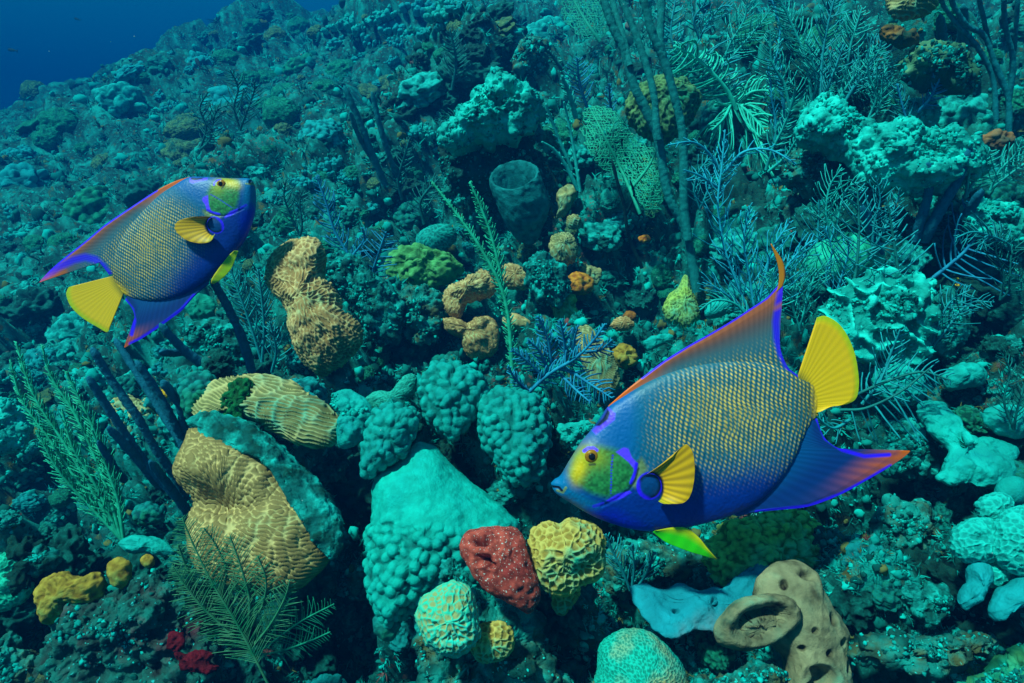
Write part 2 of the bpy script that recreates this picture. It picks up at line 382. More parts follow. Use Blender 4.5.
    c = L(c, DARK + 0 * o, linemask(X, Y, [(96, 465), (106, 464)], 2.4, 2) * .7)
    c = L(c, VIOL + 0 * o, polymask(X, Y, [(104, 402), (120, 384), (136, 356), (148, 366), (146, 378), (124, 396), (110, 408)], 4))
    c = L(c, DARK * 2 + 0 * o, polymask(X, Y, [(110, 392), (124, 376), (134, 358), (139, 364), (134, 378), (118, 392)], 4))
    c = L(c, np.array(srgb(150, 150, 50)) + 0 * o, linemask(X, Y, [(50, 512), (44, 522), (34, 520)], 2.6) * .7)
    c = L(c, DARK + 0 * o, linemask(X, Y, [(26, 514), (36, 513), (42, 518)], 2.6))
    c = L(c, np.array(srgb(110, 190, 150)) + 0 * o, linemask(X, Y, [(48, 545), (64, 552), (84, 562)], 2.5) * .6)
    # blue disc the pectoral fin grows from
    r = np.hypot((X - 212) / 24, (Y - 506) / 26)
    c = L(c, NEON + 0 * o, sm(1.12, 1.0, r)); c = L(c, np.array(srgb(3, 20, 50)) + 0 * o, sm(1.0, .9, r) * sm(-.9, -.3, (X - 212) / 24 - (Y - 506) / 40))
    c = L(c, np.array(srgb(0, 60, 120)) + 0 * o, sm(.88, .6, r))
    return np.clip(c, 0, 1)
fm, n_, l_, b_ = nt('angelfish_skin')
a_ = n_.new('ShaderNodeAttribute'); a_.attribute_name = 'pat'
tcf = n_.new('ShaderNodeTexCoord')
cm = mixc(n_, l_, ramp(n_, l_, ntex(n_, l_, 60, 3, tcf.outputs['Object']), .3, .8), a_.outputs[0], (1, 1, 1)); cm_n = n_[-1]
cm_n.blend_type = 'MULTIPLY'; l_.new(cm, b_.inputs['Base Color'])
b_.inputs['Roughness'].default_value = 0.45; b_.inputs['Specular IOR Level'].default_value = 0.3
bpf = n_.new('ShaderNodeBump'); bpf.inputs['Strength'].default_value = .25; bpf.inputs['Distance'].default_value = .001
l_.new(ntex(n_, l_, 320, 2, tcf.outputs['Object']), bpf.inputs['Height']); l_.new(bpf.outputs[0], b_.inputs['Normal'])
FISH = fm
fm2, n_, l_, b_ = nt('angelfish_fin')
a_ = n_.new('ShaderNodeAttribute'); a_.attribute_name = 'pat'; l_.new(a_.outputs[0], b_.inputs['Base Color'])
b_.inputs['Roughness'].default_value = 0.5; b_.inputs['Specular IOR Level'].default_value = 0.25
FIN = fm2
eye_gold = plain_mat('fish_iris', srgb(190, 120, 10), srgb(150, 90, 10), 200, .3)
eye_blk = plain_mat('fish_pupil', (.005, .005, .008), (.01, .01, .012), 50, .08)

def make_fish(px0, py0, k, Z, top, bot, dorsal, anal, tail, pect, pbase, pelv, eye, label, M=None, flip=1, res=(560, 480), fil=None, eye_r=13.5, width=.20, yaw=0.0, pelc=(60, 215, 10)):
    """outline points in drawing units; k = drawing units per picture pixel; M maps drawing -> canonical flank drawing"""
    cx, cyy = np.mean([p[0] for p in top + bot]), np.mean([p[1] for p in top + bot])
    u = Z / FOC / k                                        # metres per drawing unit
    cpx, cpy = px0 + cx / k, py0 + cyy / k
    C0 = at(cpx, cpy, Z)
    rgt = RT * math.cos(yaw) + FW * math.sin(yaw); out = -FW * math.cos(yaw) + RT * math.sin(yaw)
    def W(X, Y, z): X = np.asarray(X, float); return ((X - cx) * u)[..., None] * rgt + (-(Y - cyy) * u)[..., None] * UP + np.asarray(z)[..., None] * out
    def canon(X, Y):
        if M is None: return X, Y
        q = np.stack([X, Y, np.ones_like(X)], -1) @ M; return q[..., 0], q[..., 1]
    root = empty('angelfish', C0, label, 'fish', 'queen angelfish swimming over the reef')
    n, m = res
    def even(Pt, n):
        s = spline(Pt, 600); d = np.concatenate([[0], np.cumsum(np.hypot(*np.diff(s, axis=0).T))]); t = np.linspace(0, d[-1], n)
        return np.stack([np.interp(t, d, s[:, 0]), np.interp(t, d, s[:, 1])], -1)
    A, B = even(top, n), even(bot, n)
    t = np.linspace(0, 1, n); H = np.hypot(*(A - B).T) / 2
    w = width * H.max() * np.clip(np.sin(np.pi * np.clip(t, 0, 1) ** .62), 0, 1) ** .75 * 2 * .55 * (1 - .0 * t)
    w = np.minimum(w + 3, H * .9 + .5)
    ph = np.linspace(0, 2 * np.pi, m, endpoint=False)
    cph, sph = np.cos(ph), np.sin(ph); sph = np.sign(sph) * np.abs(sph) ** .8
    X = (A[:, None, 0] + B[:, None, 0]) / 2 + (A[:, None, 0] - B[:, None, 0]) / 2 * cph
    Y = (A[:, None, 1] + B[:, None, 1]) / 2 + (A[:, None, 1] - B[:, None, 1]) / 2 * cph
    z = w[:, None] * sph * u
    Xc, Yc = canon(X.ravel(), Y.ravel())
    colr = fish_color(Xc, Yc)
    # relief: gill cover edge, scales, mouth
    rel = -1.6 * linemask(Xc, Yc, [(193, 462), (186, 494), (172, 514), (150, 532), (120, 548)], 2.5, 4) - 3 * linemask(Xc, Yc, [(22, 514), (38, 515)], 2, 4) + 1.2 * linemask(Xc, Yc, [(24, 507), (40, 506)], 2, 6)
    rel += .30 * noise(np.stack([Xc / 4.5, Yc / 4.5, Xc * 0], -1), 31) + .9 * np.exp(-((np.mod(Xc + (Yc - 380) * .1, 9.4) / 9.4 - .5) / .3) ** 2) * sm(210, 280, Xc) * sm(520, 440, Yc)
    rel += 3 * np.exp(-((Xc - 100) ** 2 + (Yc - 449) ** 2) / 20 ** 2) + 4 * np.exp(-((Xc - 212) ** 2 + (Yc - 506) ** 2) / 22 ** 2)
    z = (z.ravel() + np.sign(z.ravel()) * rel * u * sm(0, .3, np.abs(np.tile(sph, n))))
    V = W(X.ravel(), Y.ravel(), z)
    i = np.arange(n - 1)[:, None] * m; j = np.arange(m)[None]; j2 = (j + 1) % m
    F = np.stack([i + j, i + j2, i + m + j2, i + m + j], -1).reshape(-1, 4)
    F3 = np.array([[0, (q + 1) % m, q] for q in range(1, m - 1)]) 
    body = obj('body', mesh('fish_body', V, F, {'pat': colr}), FISH, root)
    XY = np.stack([X.ravel(), Y.ravel()], -1)
    def surf(x, y):
        q = (XY[:, 0] - x) ** 2 + (XY[:, 1] - y) ** 2 + 1e6 * (z < 0); return z[np.argmin(q)]
    def fin(name, prs, colf, nr=9, z0=0, z1=0, thick=1.6, res=(160, 60), rays=30, bend=0, parent=root):
        a, b_ = spline([p[0] for p in prs], res[0]), spline([p[1] for p in prs], res[0])
        s = np.linspace(0, 1, res[1]); sa = np.linspace(0, 1, res[0])
        X = a[:, None, 0] * (1 - s) + b_[:, None, 0] * s; Y = a[:, None, 1] * (1 - s) + b_[:, None, 1] * s
        ray = .5 + .5 * np.cos(sa[:, None] * rays * 2 * np.pi + 0 * s)
        zz = z0 + (z1 - z0) * s[None] + bend * np.sin(s[None] * np.pi) + 0 * X + .28 * ray * u * (1 - .5 * s) * 1.0
        edge = np.minimum(np.minimum(s[None] * 0 + 1, (1 - s[None]) * 8), np.minimum(sa, 1 - sa)[:, None] * 40 + .15)
        th = thick * u * np.clip(edge, .08, 1)
        N = X.size; Vv = np.concatenate([W(X, Y, zz + th).reshape(-1, 3), W(X, Y, zz - th).reshape(-1, 3)])
        ii = np.arange(res[0] - 1)[:, None] * res[1]; jj = np.arange(res[1] - 1)[None]
        Fq = np.stack([ii + jj, ii + res[1] + jj, ii + res[1] + jj + 1, ii + jj + 1], -1).reshape(-1, 4)
        rim = [k_ * res[1] for k_ in range(res[0])] + [(res[0] - 1) * res[1] + q for q in range(1, res[1])] + [k_ * res[1] + res[1] - 1 for k_ in range(res[0] - 2, -1, -1)] + [q for q in range(res[1] - 2, 0, -1)]
        rim = np.array(rim); r2 = np.roll(rim, -1); Fr = np.stack([rim, rim + N, r2 + N, r2], -1)
        cc = colf(X.ravel(), Y.ravel(), np.repeat(sa, res[1]), np.tile(s, res[0]), ray.ravel())
        return obj(name, mesh('fish_' + name, Vv, [Fq, Fq[:, ::-1] + N, Fr], {'pat': np.concatenate([cc, cc])}), FIN, parent)
    lw = k * 1.2
    def dorsal_c(X, Y, a, s, ray):
        Xc, Yc = canon(X, Y); n1 = len(X); T = lambda r, g, b: np.tile(np.array(srgb(r, g, b)), (n1, 1))
        c = fish_color(Xc, Yc, sm(.75, .0, s) * sm(.06, .3, a)); edge = [p[1] for p in dorsal]
        c = L(c, L(T(70, 100, 110), T(0, 80, 130), sm(.5, .8, a)), sm(.15, .6, s) * .8)
        g = L(T(110, 80, 80), T(185, 85, 45), sm(.65, .95, s)); c = L(c, g * (.85 + .15 * ray)[:, None], sm(.40, .75, s) * (1 - sm(.60, .80, a)) * .95)
        c = L(c, np.tile(ORG, (n1, 1)), sm(.22, .03, a))
        tr = int(len(dorsal) * .62)
        c = L(c, np.tile(NEON * .8, (n1, 1)), linemask(X, Y, edge[tr:], lw * 3.0, lw * 3) * .9)
        c = L(c, np.tile(np.array(srgb(190, 90, 20)), (n1, 1)), linemask(X, Y, [((p[0][0] + p[1][0] * 3) / 4, (p[0][1] + p[1][1] * 3) / 4) for p in dorsal[tr - 1:tr + 1]], lw * 2, lw * 3) * .7)
        c = L(c, np.tile(NEON, (n1, 1)), linemask(X, Y, edge[2:tr + 1], lw * 1.3, lw))
        return c if fil else L(c, np.tile(ORG * .9, (n1, 1)), sm(.62, .85, s) * np.exp(-((a - .60) / .05) ** 2))
    def anal_c(X, Y, a, s, ray):
        n1 = len(X); edge = [p[1] for p in anal]; nt_ = max(range(len(anal)), key=lambda q: math.hypot(anal[q][0][0] - anal[q][1][0], anal[q][0][1] - anal[q][1][1])); ta = nt_ / (len(anal) - 1)
        Xc, Yc = canon(X, Y)
        c = L(np.tile(np.array(srgb(0, 78, 140)), (n1, 1)), np.tile(np.array(srgb(8, 50, 120)), (n1, 1)), sm(0, .5, s)) * (.85 + .15 * ray)[:, None]
        k_ = np.exp(-((a - ta - .06) / .13) ** 2)
        c = L(c, np.tile(np.array(srgb(235, 90, 30)), (n1, 1)), sm(.55, .92, s) * k_ * (.6 + .4 * ray) * .9)
        c = L(c, np.tile(NEON, (n1, 1)), np.maximum(linemask(X, Y, edge[:nt_], lw * 1.5, lw * 1.5), linemask(X, Y, edge[nt_ + 1:-1], lw * 2.0, lw * 1.6)))
        return L(c, np.tile(ORG, (n1, 1)), sm(.88, .96, s) * np.exp(-((a - ta) / .05) ** 2))
    def tail_c(X, Y, a, s, ray):
        c = np.tile(YEL, (len(X), 1)) * (.90 + .10 * ray)[:, None]
        c = L(c, np.tile(np.array(srgb(90, 90, 30)), (len(X), 1)), sm(.22, .0, s) * .85)
        return L(c, np.tile(np.array(srgb(150, 190, 0)), (len(X), 1)), sm(.86, 1, s) * .7)
    def pect_c(X, Y, a, s, ray):
        c = np.tile(np.array(srgb(245, 165, 0)), (len(X), 1)) * (.55 + .45 * ray)[:, None]
        c = L(c, np.tile(DARK, (len(X), 1)), sm(.10, .02, s)); return L(c, np.tile(np.array(srgb(120, 160, 20)), (len(X), 1)), sm(.75, 1, a) * .5)
    def pelv_c(X, Y, a, s, ray):
        c = np.tile(np.array(srgb(*pelc)), (len(X), 1)); c = L(c, np.tile(np.array(srgb(230, 190, 0)), (len(X), 1)), sm(.45, 1, s) * .9)
        return L(c, np.tile(np.array(srgb(200, 160, 0)), (len(X), 1)), sm(.85, 1, a)) * (.85 + .15 * ray)[:, None]
    fin('dorsal_fin', dorsal, dorsal_c, rays=46, res=(520, 150), thick=2.0)
    fin('anal_fin', anal, anal_c, rays=26, res=(420, 170), thick=2.0)
    fin('tail_fin', tail, tail_c, rays=19, res=(240, 110), thick=2.2, z1=.004)
    pz = surf(*pbase); sgn = 1
    fin('pectoral_fin', pect, pect_c, rays=13, res=(200, 70), thick=.8, z0=pz + .8 * u, z1=pz + 22 * u, bend=4 * u)
    fin('pelvic_fin', pelv, pelv_c, rays=5, res=(120, 40), thick=1.4, z0=.3 * w.max() * u, z1=.5 * w.max() * u)
    if fil:
        l1, l2 = fil; fin('fin_filament', [(a, b) for a, b in zip(l1, l2)], lambda X, Y, a, s, ray: L(np.tile(np.array(srgb(200, 110, 5)), (len(X), 1)), np.tile(DARK, (len(X), 1)), sm(.55, .95, s) * sm(.75, .3, a) * .8), rays=1, res=(80, 14), thick=1.6)
    ez = surf(*eye)
    def disc(rx, hz, name, mt, par, z0, rr=26):
        th = np.linspace(0, 2 * np.pi, rr, endpoint=False); rings = np.linspace(0, 1, 8)[1:]
        X = [eye[0]]; Y = [eye[1]]; Z_ = [hz]
        for q in rings:
            X += list(eye[0] + rx * q * np.cos(th)); Y += list(eye[1] + rx * q * np.sin(th)); Z_ += [hz * math.sqrt(max(0, 1 - q * q))] * rr
        V = W(np.array(X), np.array(Y), z0 + np.array(Z_) * u)
        F3 = np.array([[0, 1 + (q + 1) % rr, 1 + q] for q in range(rr)]); F4 = []
        for g in range(6):
            for q in range(rr): F4.append([1 + g * rr + q, 1 + g * rr + (q + 1) % rr, 1 + (g + 1) * rr + (q + 1) % rr, 1 + (g + 1) * rr + q])
        return obj(name, mesh('fish_' + name, V, [F3, np.array(F4)], {'pat': np.zeros(len(V))}), mt, par)
    e = disc(eye_r, 6, 'eye', eye_gold, root, ez - 1.5 * u)
    disc(eye_r * .52, 2.4, 'pupil', eye_blk, e, ez + 3.4 * u)
    return root

top = [(22, 508), (30, 500), (42, 492), (60, 462), (84, 425), (106, 398), (122, 376), (137, 355), (172, 331), (220, 303), (280, 280), (340, 268), (400, 264), (455, 268), (495, 281), (522, 298), (552, 308)]
bot = [(22, 508), (24, 516), (34, 530), (62, 548), (95, 568), (130, 584), (180, 599), (230, 604), (300, 595), (370, 577), (430, 550), (475, 510), (508, 462), (530, 412), (545, 385), (558, 372)]
dorsal = [((137, 362), (137, 353)), ((175, 340), (170, 324)), ((215, 322), (205, 296)), ((260, 304), (250, 262)), ((310, 294), (300, 231)), ((360, 286), (345, 206)), ((400, 282), (390, 179)), ((430, 280), (425, 156)),
          ((450, 280), (455, 136)), ((465, 280), (474, 116)), ((474, 281), (488, 106)), ((482, 283), (479, 146)), ((490, 286), (473, 185)), ((498, 290), (475, 218)), ((506, 295), (483, 248)), ((514, 299), (498, 276)), ((524, 303), (520, 293))]
anal = [((540, 372), (556, 379)), ((535, 390), (572, 418)), ((525, 405), (605, 441)), ((515, 420), (650, 454)), ((508, 430), (700, 451)), ((502, 438), (743, 444)), ((495, 450), (703, 475)), ((485, 465), (652, 505)),
        ((470, 484), (602, 532)), ((450, 506), (540, 555)), ((425, 530), (480, 562)), ((395, 552), (435, 567)), ((370, 562), (398, 575))]
tail = [((515, 300), (553, 176)), ((520, 306), (570, 173)), ((524, 312), (595, 187)), ((528, 318), (614, 212)), ((530, 325), (628, 245)), ((533, 332), (635, 280)), ((536, 340), (637, 312)), ((539, 348), (631, 338)), ((542, 355), (610, 350)), ((545, 362), (585, 353)), ((548, 370), (560, 364))]
pect = [((203, 484), (252, 444)), ((210, 481), (264, 430)), ((218, 481), (278, 421)), ((226, 485), (290, 436)), ((232, 491), (294, 465)), ((235, 500), (292, 495)), ((236, 510), (285, 520)), ((235, 520), (272, 533)), ((232, 530), (250, 535)), ((228, 535), (236, 535))]
pelv = [((224, 603), (228, 598)), ((248, 622), (262, 592)), ((275, 634), (290, 594)), ((300, 643), (314, 612)), ((325, 650), (330, 632)), ((349, 658), (350, 655))]
fil = ([(474, 126), (480, 100), (477, 68), (463, 28)], [(488, 112), (493, 90), (487, 62), (464, 27)])
make_fish(540, 230, 2.008, .82, top, bot, dorsal, anal, tail, pect, (213, 507), pelv, (100, 449),
          'large blue and yellow angelfish facing left in front of the reef, nearest to the viewer', fil=fil)
src = np.array([(22, 508), (100, 449), (128, 378), (213, 507), (548, 335), (137, 355), (400, 556), (180, 598), (168, 445), (480, 110)], float)
dst = np.array([(762, 84), (667, 90), (580, 65), (648, 228), (305, 430), (545, 58), (590, 430), (750, 245), (622, 150), (60, 380)], float)
Mx = np.linalg.lstsq(np.concatenate([dst[:9], np.ones((9, 1))], 1), src[:9], rcond=None)[0]
top2 = [(762, 84), (760, 72), (748, 64), (720, 63), (690, 64), (640, 61), (590, 58), (545, 60), (500, 84), (445, 120), (395, 168), (345, 222), (308, 278), (290, 335), (284, 375), (282, 402)]
bot2 = [(762, 84), (765, 98), (768, 125), (767, 165), (758, 210), (738, 262), (712, 305), (680, 345), (630, 393), (580, 430), (520, 462), (460, 478), (400, 480), (355, 472), (330, 463), (322, 458)]
dors2 = [((545, 66), (545, 57)), ((505, 92), (492, 74)), ((455, 128), (432, 104)), ((415, 168), (370, 144)), ((380, 205), (310, 184)), ((350, 238), (252, 224)), ((325, 268), (200, 268)), ((312, 290), (150, 308)), ((304, 305), (100, 348)),
         ((300, 318), (60, 385)), ((298, 326), (32, 418)), ((296, 334), (62, 398)), ((294, 342), (100, 366)), ((292, 350), (150, 341)), ((291, 358), (190, 332)), ((290, 366), (224, 340)), ((289, 376), (247, 362)), ((288, 388), (270, 392))]
anal2 = [((335, 455), (325, 478)), ((348, 458), (350, 510)), ((362, 462), (358, 550)), ((375, 466), (348, 595)), ((385, 468), (321, 640)), ((396, 470), (345, 628)), ((415, 470), (378, 612)), ((450, 468), (425, 582)), ((490, 460), (470, 550)), ((530, 445), (520, 512)), ((570, 425), (562, 465)), ((608, 405), (612, 422))]
tail2 = [((298, 392), (137, 434)), ((300, 398), (130, 448)), ((303, 405), (129, 464)), ((306, 412), (140, 494)), ((309, 420), (165, 524)), ((312, 428), (200, 551)), ((315, 436), (238, 573)), ((318, 444), (262, 587)), ((322, 452), (272, 585))]
pect2 = [((640, 203), (628, 205)), ((632, 207), (600, 205)), ((627, 214), (560, 212)), ((624, 223), (535, 224)), ((623, 232), (528, 242)), ((625, 241), (538, 262)), ((629, 250), (570, 285)), ((635, 258), (610, 294)), ((643, 264), (645, 288)), ((650, 266), (662, 262))]
pelv2 = [((716, 312), (706, 312)), ((706, 340), (690, 326)), ((692, 372), (664, 358)), ((672, 396), (642, 388)), ((650, 414), (630, 408)), ((629, 426), (628, 424))]
make_fish(30, 160, 3.413, 1.35, top2, bot2, dors2, anal2, tail2, pect2, (640, 228), pelv2, (667, 90),
          'smaller angelfish facing up to the right, farther off above the dark rod corals', M=Mx, res=(420, 420), eye_r=15, width=.22, pelc=(200, 210, 0))
# ------------------------------------------------------------------ reliefs on the corals
def pat_knob(Q, s, cell, amp):
    f1, f2, i = worley(Q / cell + 0.15 * noise(Q / cell * .7, s + 9)[:, None], s, .8)
    d = np.sqrt(np.clip(1 - (f1 / .66) ** 2, 0, 1)); return amp * (d * (.6 + .5 * i) - .3), np.clip(d * 1.15, 0, 1)
def pat_cells(Q, s, cell, amp):
    f1, f2, i = worley(Q / cell, s, .8)
    r = 1 - sm(.03, .30, f2 - f1); pit = 1 - sm(0, .16, f1); return amp * (r * .9 - pit * .35), np.clip(r * .9 + .15, 0, 1)
def waves(Q, s, cell, axis, spread, n=16):
    """sum of plane waves of one wavelength whose directions lie within `spread` of the axis: folds that wander and fork"""
    rn = np.random.RandomState(s); ax = np.asarray(axis, float); ax /= np.linalg.norm(ax); f = 0
    side = np.cross(ax, -FW * .9 + UP * .3); side /= np.linalg.norm(side) + 1e-9
    for q in range(n):
        a = rn.uniform(-spread, spread); d = ax * math.cos(a) + side * math.sin(a) + rn.uniform(-.25, .25) * (-FW); k = 2 * math.pi / cell * rn.uniform(.88, 1.12)
        f = f + np.cos(Q @ d * k + rn.uniform(0, 6.28))
    return f / math.sqrt(n / 2)
def pat_ridge(Q, s, cell, amp, axis=None, warp=1.0, c=None, spread=.55):
    w = np.stack([noise(Q / cell / 4, s + q) for q in range(3)], -1) * cell * .5
    if c is not None: d0 = np.linalg.norm(Q - c, axis=1); axis = (0, 0, 1) if axis is None else axis
    f = waves(Q + w, s, cell, axis, spread); r = np.exp(-(f / .42) ** 2)
    return amp * (r - .4), np.clip(r * 1.1, 0, 1)
def pat_maze(Q, s, cell, amp, axis=None, warp=1.0, c=None):
    w = np.stack([noise(Q / cell / 4, s + q) for q in range(3)], -1) * cell * .4
    f = waves(Q + w, s, cell, (0, 0, 1), math.pi, 22); r = np.exp(-(f / .48) ** 2)
    return amp * (r - .4), r
def pat_fuzz(Q, s, cell, amp):
    f = fbm(Q / cell, 4, s); return amp * f, np.clip(.5 + f, 0, 1)
def pat_none(Q, s, cell, amp): return Q[:, 0] * 0, Q[:, 0] * 0 + .8
PATS = dict(knob=pat_knob, cells=pat_cells, ridge=pat_ridge, maze=pat_maze, fuzz=pat_fuzz, none=pat_none)
SEED = [100]
def outline_blob(poly, Z, thick=.5, tilt=.3, lump=.12, lumpc=.45, pat='fuzz', cell=.012, amp=.003, pat2=None, nt_=None, ns=None, kw=None, s=None, ctr=None, front=1.0, rag=.035, rough=0, tfun=None, square=1.0):
    """a solid whose outline is a closed px polygon; returns world V, F, attr, centre.  tilt: how far its top leans away"""
    SEED[0] += 7; s = SEED[0] if s is None else s
    poly = np.asarray(poly, float); c = poly.mean(0) if ctr is None else np.asarray(ctr, float)
    O = spline(np.concatenate([poly, poly[:1]]), 241)[:-1]
    size = np.sqrt(np.mean(np.sum((O - c) ** 2, 1)))          # px
    per = np.sum(np.hypot(*(np.roll(O, -1, 0) - O).T))
    nth = int(min(420, max(48, per / 1.1))) if nt_ is None else nt_
    nsr = int(min(150, max(14, size / 0.95))) if ns is None else ns
    O = spline(np.concatenate([poly, poly[:1]]), nth + 1)[:-1]
    u = Z / FOC; Rm = size * u
    rg = fbm(np.stack([O[:, 0] / size * 2.2, O[:, 1] / size * 2.2, O[:, 0] * 0 + s], -1), 3, s) * rag * 1.6 * size; dd = O - c; O = c + dd * (1 + rg / (np.hypot(*dd.T) + 1e-6))[:, None]
    dome = -FW * .93 + UP * .25 + nrmW * .1; dome /= np.linalg.norm(dome)
    def side(ns_, sign, T):
        r = np.sin(np.linspace(0, 1, ns_ + 1)[1:] * np.pi / 2) if True else 0
        X = c[0] + (O[:, 0] - c[0])[:, None] * r; Y = c[1] + (O[:, 1] - c[1])[:, None] * r
        h = np.sqrt(np.clip(1 - r ** (2 * square), 0, 1)) * T
        return X, Y, sign * h[None] + 0 * X
    X, Y, H = side(nsr, 1, Rm * thick)
    Xb, Yb, Hb = side(max(6, nsr // 5), -1, Rm * thick * .9)
    X = np.concatenate([X, Xb[:, ::-1][:, 1:]], 1); Y = np.concatenate([Y, Yb[:, ::-1][:, 1:]], 1); H = np.concatenate([H, Hb[:, ::-1][:, 1:]], 1)
    m = X.shape[1]
    dz = (c[1] - Y) * u * tilt
    V = at(X, Y, Z + dz) + H[..., None] * dome
    V = V.reshape(-1, 3)
    pf = at(c[0], c[1], Z) + Rm * thick * dome; pb = at(c[0], c[1], Z) - Rm * thick * .9 * dome
    V = np.concatenate([V, [pf, pb]]); nf = len(V) - 2
    i = np.arange(nth)[:, None]; i2 = (i + 1) % nth; j = np.arange(m - 1)[None]
    F = np.stack([i * m + j, i * m + j + 1, i2 * m + j + 1, i2 * m + j], -1).reshape(-1, 4)
    a = np.arange(nth); b = (a + 1) % nth
    F3 = np.concatenate([np.stack([np.full(nth, nf), a * m, b * m], -1), np.stack([np.full(nth, nf + 1), b * m + m - 1, a * m + m - 1], -1)])
    N = vnorm(V, F); N[nf] = dome; N[nf + 1] = -dome
    if (N[nf - 0] @ dome) < 0: N = -N
    # orientation check on a point near the front
    q0 = 0 * m + 2
    if N[q0] @ dome < 0: N[:nf] *= -1; F = F[:, ::-1]; F3 = F3[:, ::-1]
    Q = V
    big = fbm(Q / (Rm * lumpc) + s, 3, s)
    fz = np.concatenate([np.tile(sm(0, .55, 1 - np.abs(np.concatenate([np.sin(np.linspace(0, 1, nsr + 1)[1:] * np.pi / 2), np.full(m - nsr, 1.)]))), nth), [1, 1]])
    V = V + N * (big * lump * Rm * (.35 + .65 * fz))[:, None]
    if tfun is not None:
        Xf = np.concatenate([X.ravel(), [c[0], c[0]]]); Yf = np.concatenate([Y.ravel(), [c[1], c[1]]]); d, mm_ = tfun(Xf, Yf); V = V + N * (d * u)[:, None]
    N = vnorm(V, F); N[nf] = dome; N[nf + 1] = -dome
    if N[q0] @ dome < 0: N[:nf] *= -1
    kk = dict(kw or {})
    if pat == 'ridge' and 'axis' not in kk and 'c' not in kk: kk['axis'] = (.3, .2, .93)
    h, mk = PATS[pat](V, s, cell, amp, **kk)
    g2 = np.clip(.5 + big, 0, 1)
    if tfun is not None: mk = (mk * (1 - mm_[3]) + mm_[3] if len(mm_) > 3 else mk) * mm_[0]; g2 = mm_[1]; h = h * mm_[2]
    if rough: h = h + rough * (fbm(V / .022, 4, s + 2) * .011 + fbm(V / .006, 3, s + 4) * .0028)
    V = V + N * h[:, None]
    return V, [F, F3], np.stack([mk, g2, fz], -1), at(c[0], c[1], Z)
nrmW = vdir(nrm)
def coral(name, poly, m, label, cat='coral', Z=None, dz=0, group=None, parent=None, **k):
    p = np.asarray(poly, float); c = p.mean(0)
    if Z is None:
        r = np.sqrt(np.mean(np.sum((p - c) ** 2, 1)))
        n_, md = nearZ(c[0], c[1] + r * .3, r * .4); Z = max(.45, n_ * .97 + dz)
    V, F, A, C = outline_blob(poly, Z, **k)
    if parent is None:
        o = obj(name, mesh(name, V - C, F, {'pat': A}), m, None, C); tag(o, label, cat, group); o['_z'] = Z; return o
    C0 = np.array(parent.location); o = obj(name, mesh(name, V - C0, F, {'pat': A}), m, parent); return o
def el(cx, cy, rx, ry, rot=0, n=12, j=.08, s=1):   # rough ellipse outline
    rn = random.Random(int(cx * 7 + cy * 3 + s)); t = R(rot); o = []
    for i in range(n):
        a = i / n * 2 * math.pi; q = 1 + rn.uniform(-j, j); x, y = rx * math.cos(a) * q, ry * math.sin(a) * q
        o.append((cx + x * math.cos(t) - y * math.sin(t), cy + x * math.sin(t) + y * math.cos(t)))
    return o

# ------------------------------------------------------------------ pigments (little red: these corals are blue green)
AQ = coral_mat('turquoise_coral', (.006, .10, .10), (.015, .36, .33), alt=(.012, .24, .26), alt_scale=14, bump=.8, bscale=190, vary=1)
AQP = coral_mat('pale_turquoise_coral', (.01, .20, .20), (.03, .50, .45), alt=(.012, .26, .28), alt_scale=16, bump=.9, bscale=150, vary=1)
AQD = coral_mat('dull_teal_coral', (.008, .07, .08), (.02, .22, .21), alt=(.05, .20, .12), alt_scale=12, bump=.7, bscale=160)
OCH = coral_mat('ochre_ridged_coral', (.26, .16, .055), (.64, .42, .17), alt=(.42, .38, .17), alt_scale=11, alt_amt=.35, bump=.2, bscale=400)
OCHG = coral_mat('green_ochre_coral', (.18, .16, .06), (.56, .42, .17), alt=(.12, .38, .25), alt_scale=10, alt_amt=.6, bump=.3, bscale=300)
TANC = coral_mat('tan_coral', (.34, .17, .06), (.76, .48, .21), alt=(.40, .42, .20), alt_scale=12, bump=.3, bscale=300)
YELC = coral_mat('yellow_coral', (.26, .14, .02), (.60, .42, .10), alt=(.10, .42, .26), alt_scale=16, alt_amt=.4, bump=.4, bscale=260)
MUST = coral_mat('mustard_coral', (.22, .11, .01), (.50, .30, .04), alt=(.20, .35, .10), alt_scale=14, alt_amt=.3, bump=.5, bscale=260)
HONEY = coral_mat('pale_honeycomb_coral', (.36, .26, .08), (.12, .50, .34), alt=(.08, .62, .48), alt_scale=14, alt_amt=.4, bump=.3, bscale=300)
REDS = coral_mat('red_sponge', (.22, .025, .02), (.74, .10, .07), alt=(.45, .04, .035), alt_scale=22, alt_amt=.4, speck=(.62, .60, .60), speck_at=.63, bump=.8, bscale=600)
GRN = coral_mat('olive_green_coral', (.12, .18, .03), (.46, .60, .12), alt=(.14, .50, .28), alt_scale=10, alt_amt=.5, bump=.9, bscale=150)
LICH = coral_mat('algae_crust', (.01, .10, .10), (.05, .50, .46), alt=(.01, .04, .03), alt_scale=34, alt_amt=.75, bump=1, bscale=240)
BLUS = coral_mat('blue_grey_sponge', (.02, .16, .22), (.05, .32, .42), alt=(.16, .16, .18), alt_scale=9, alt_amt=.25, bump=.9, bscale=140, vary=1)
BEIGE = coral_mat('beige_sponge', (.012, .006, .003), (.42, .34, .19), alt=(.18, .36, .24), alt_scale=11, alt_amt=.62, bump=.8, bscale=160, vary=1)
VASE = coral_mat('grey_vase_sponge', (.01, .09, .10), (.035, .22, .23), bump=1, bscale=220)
MIXR = coral_mat('mixed_crust', (.01, .05, .045), (.04, .30, .27), alt=(.08, .09, .035), alt_scale=30, alt_amt=.6, speck=(.10, .60, .55), bump=1, bscale=170)
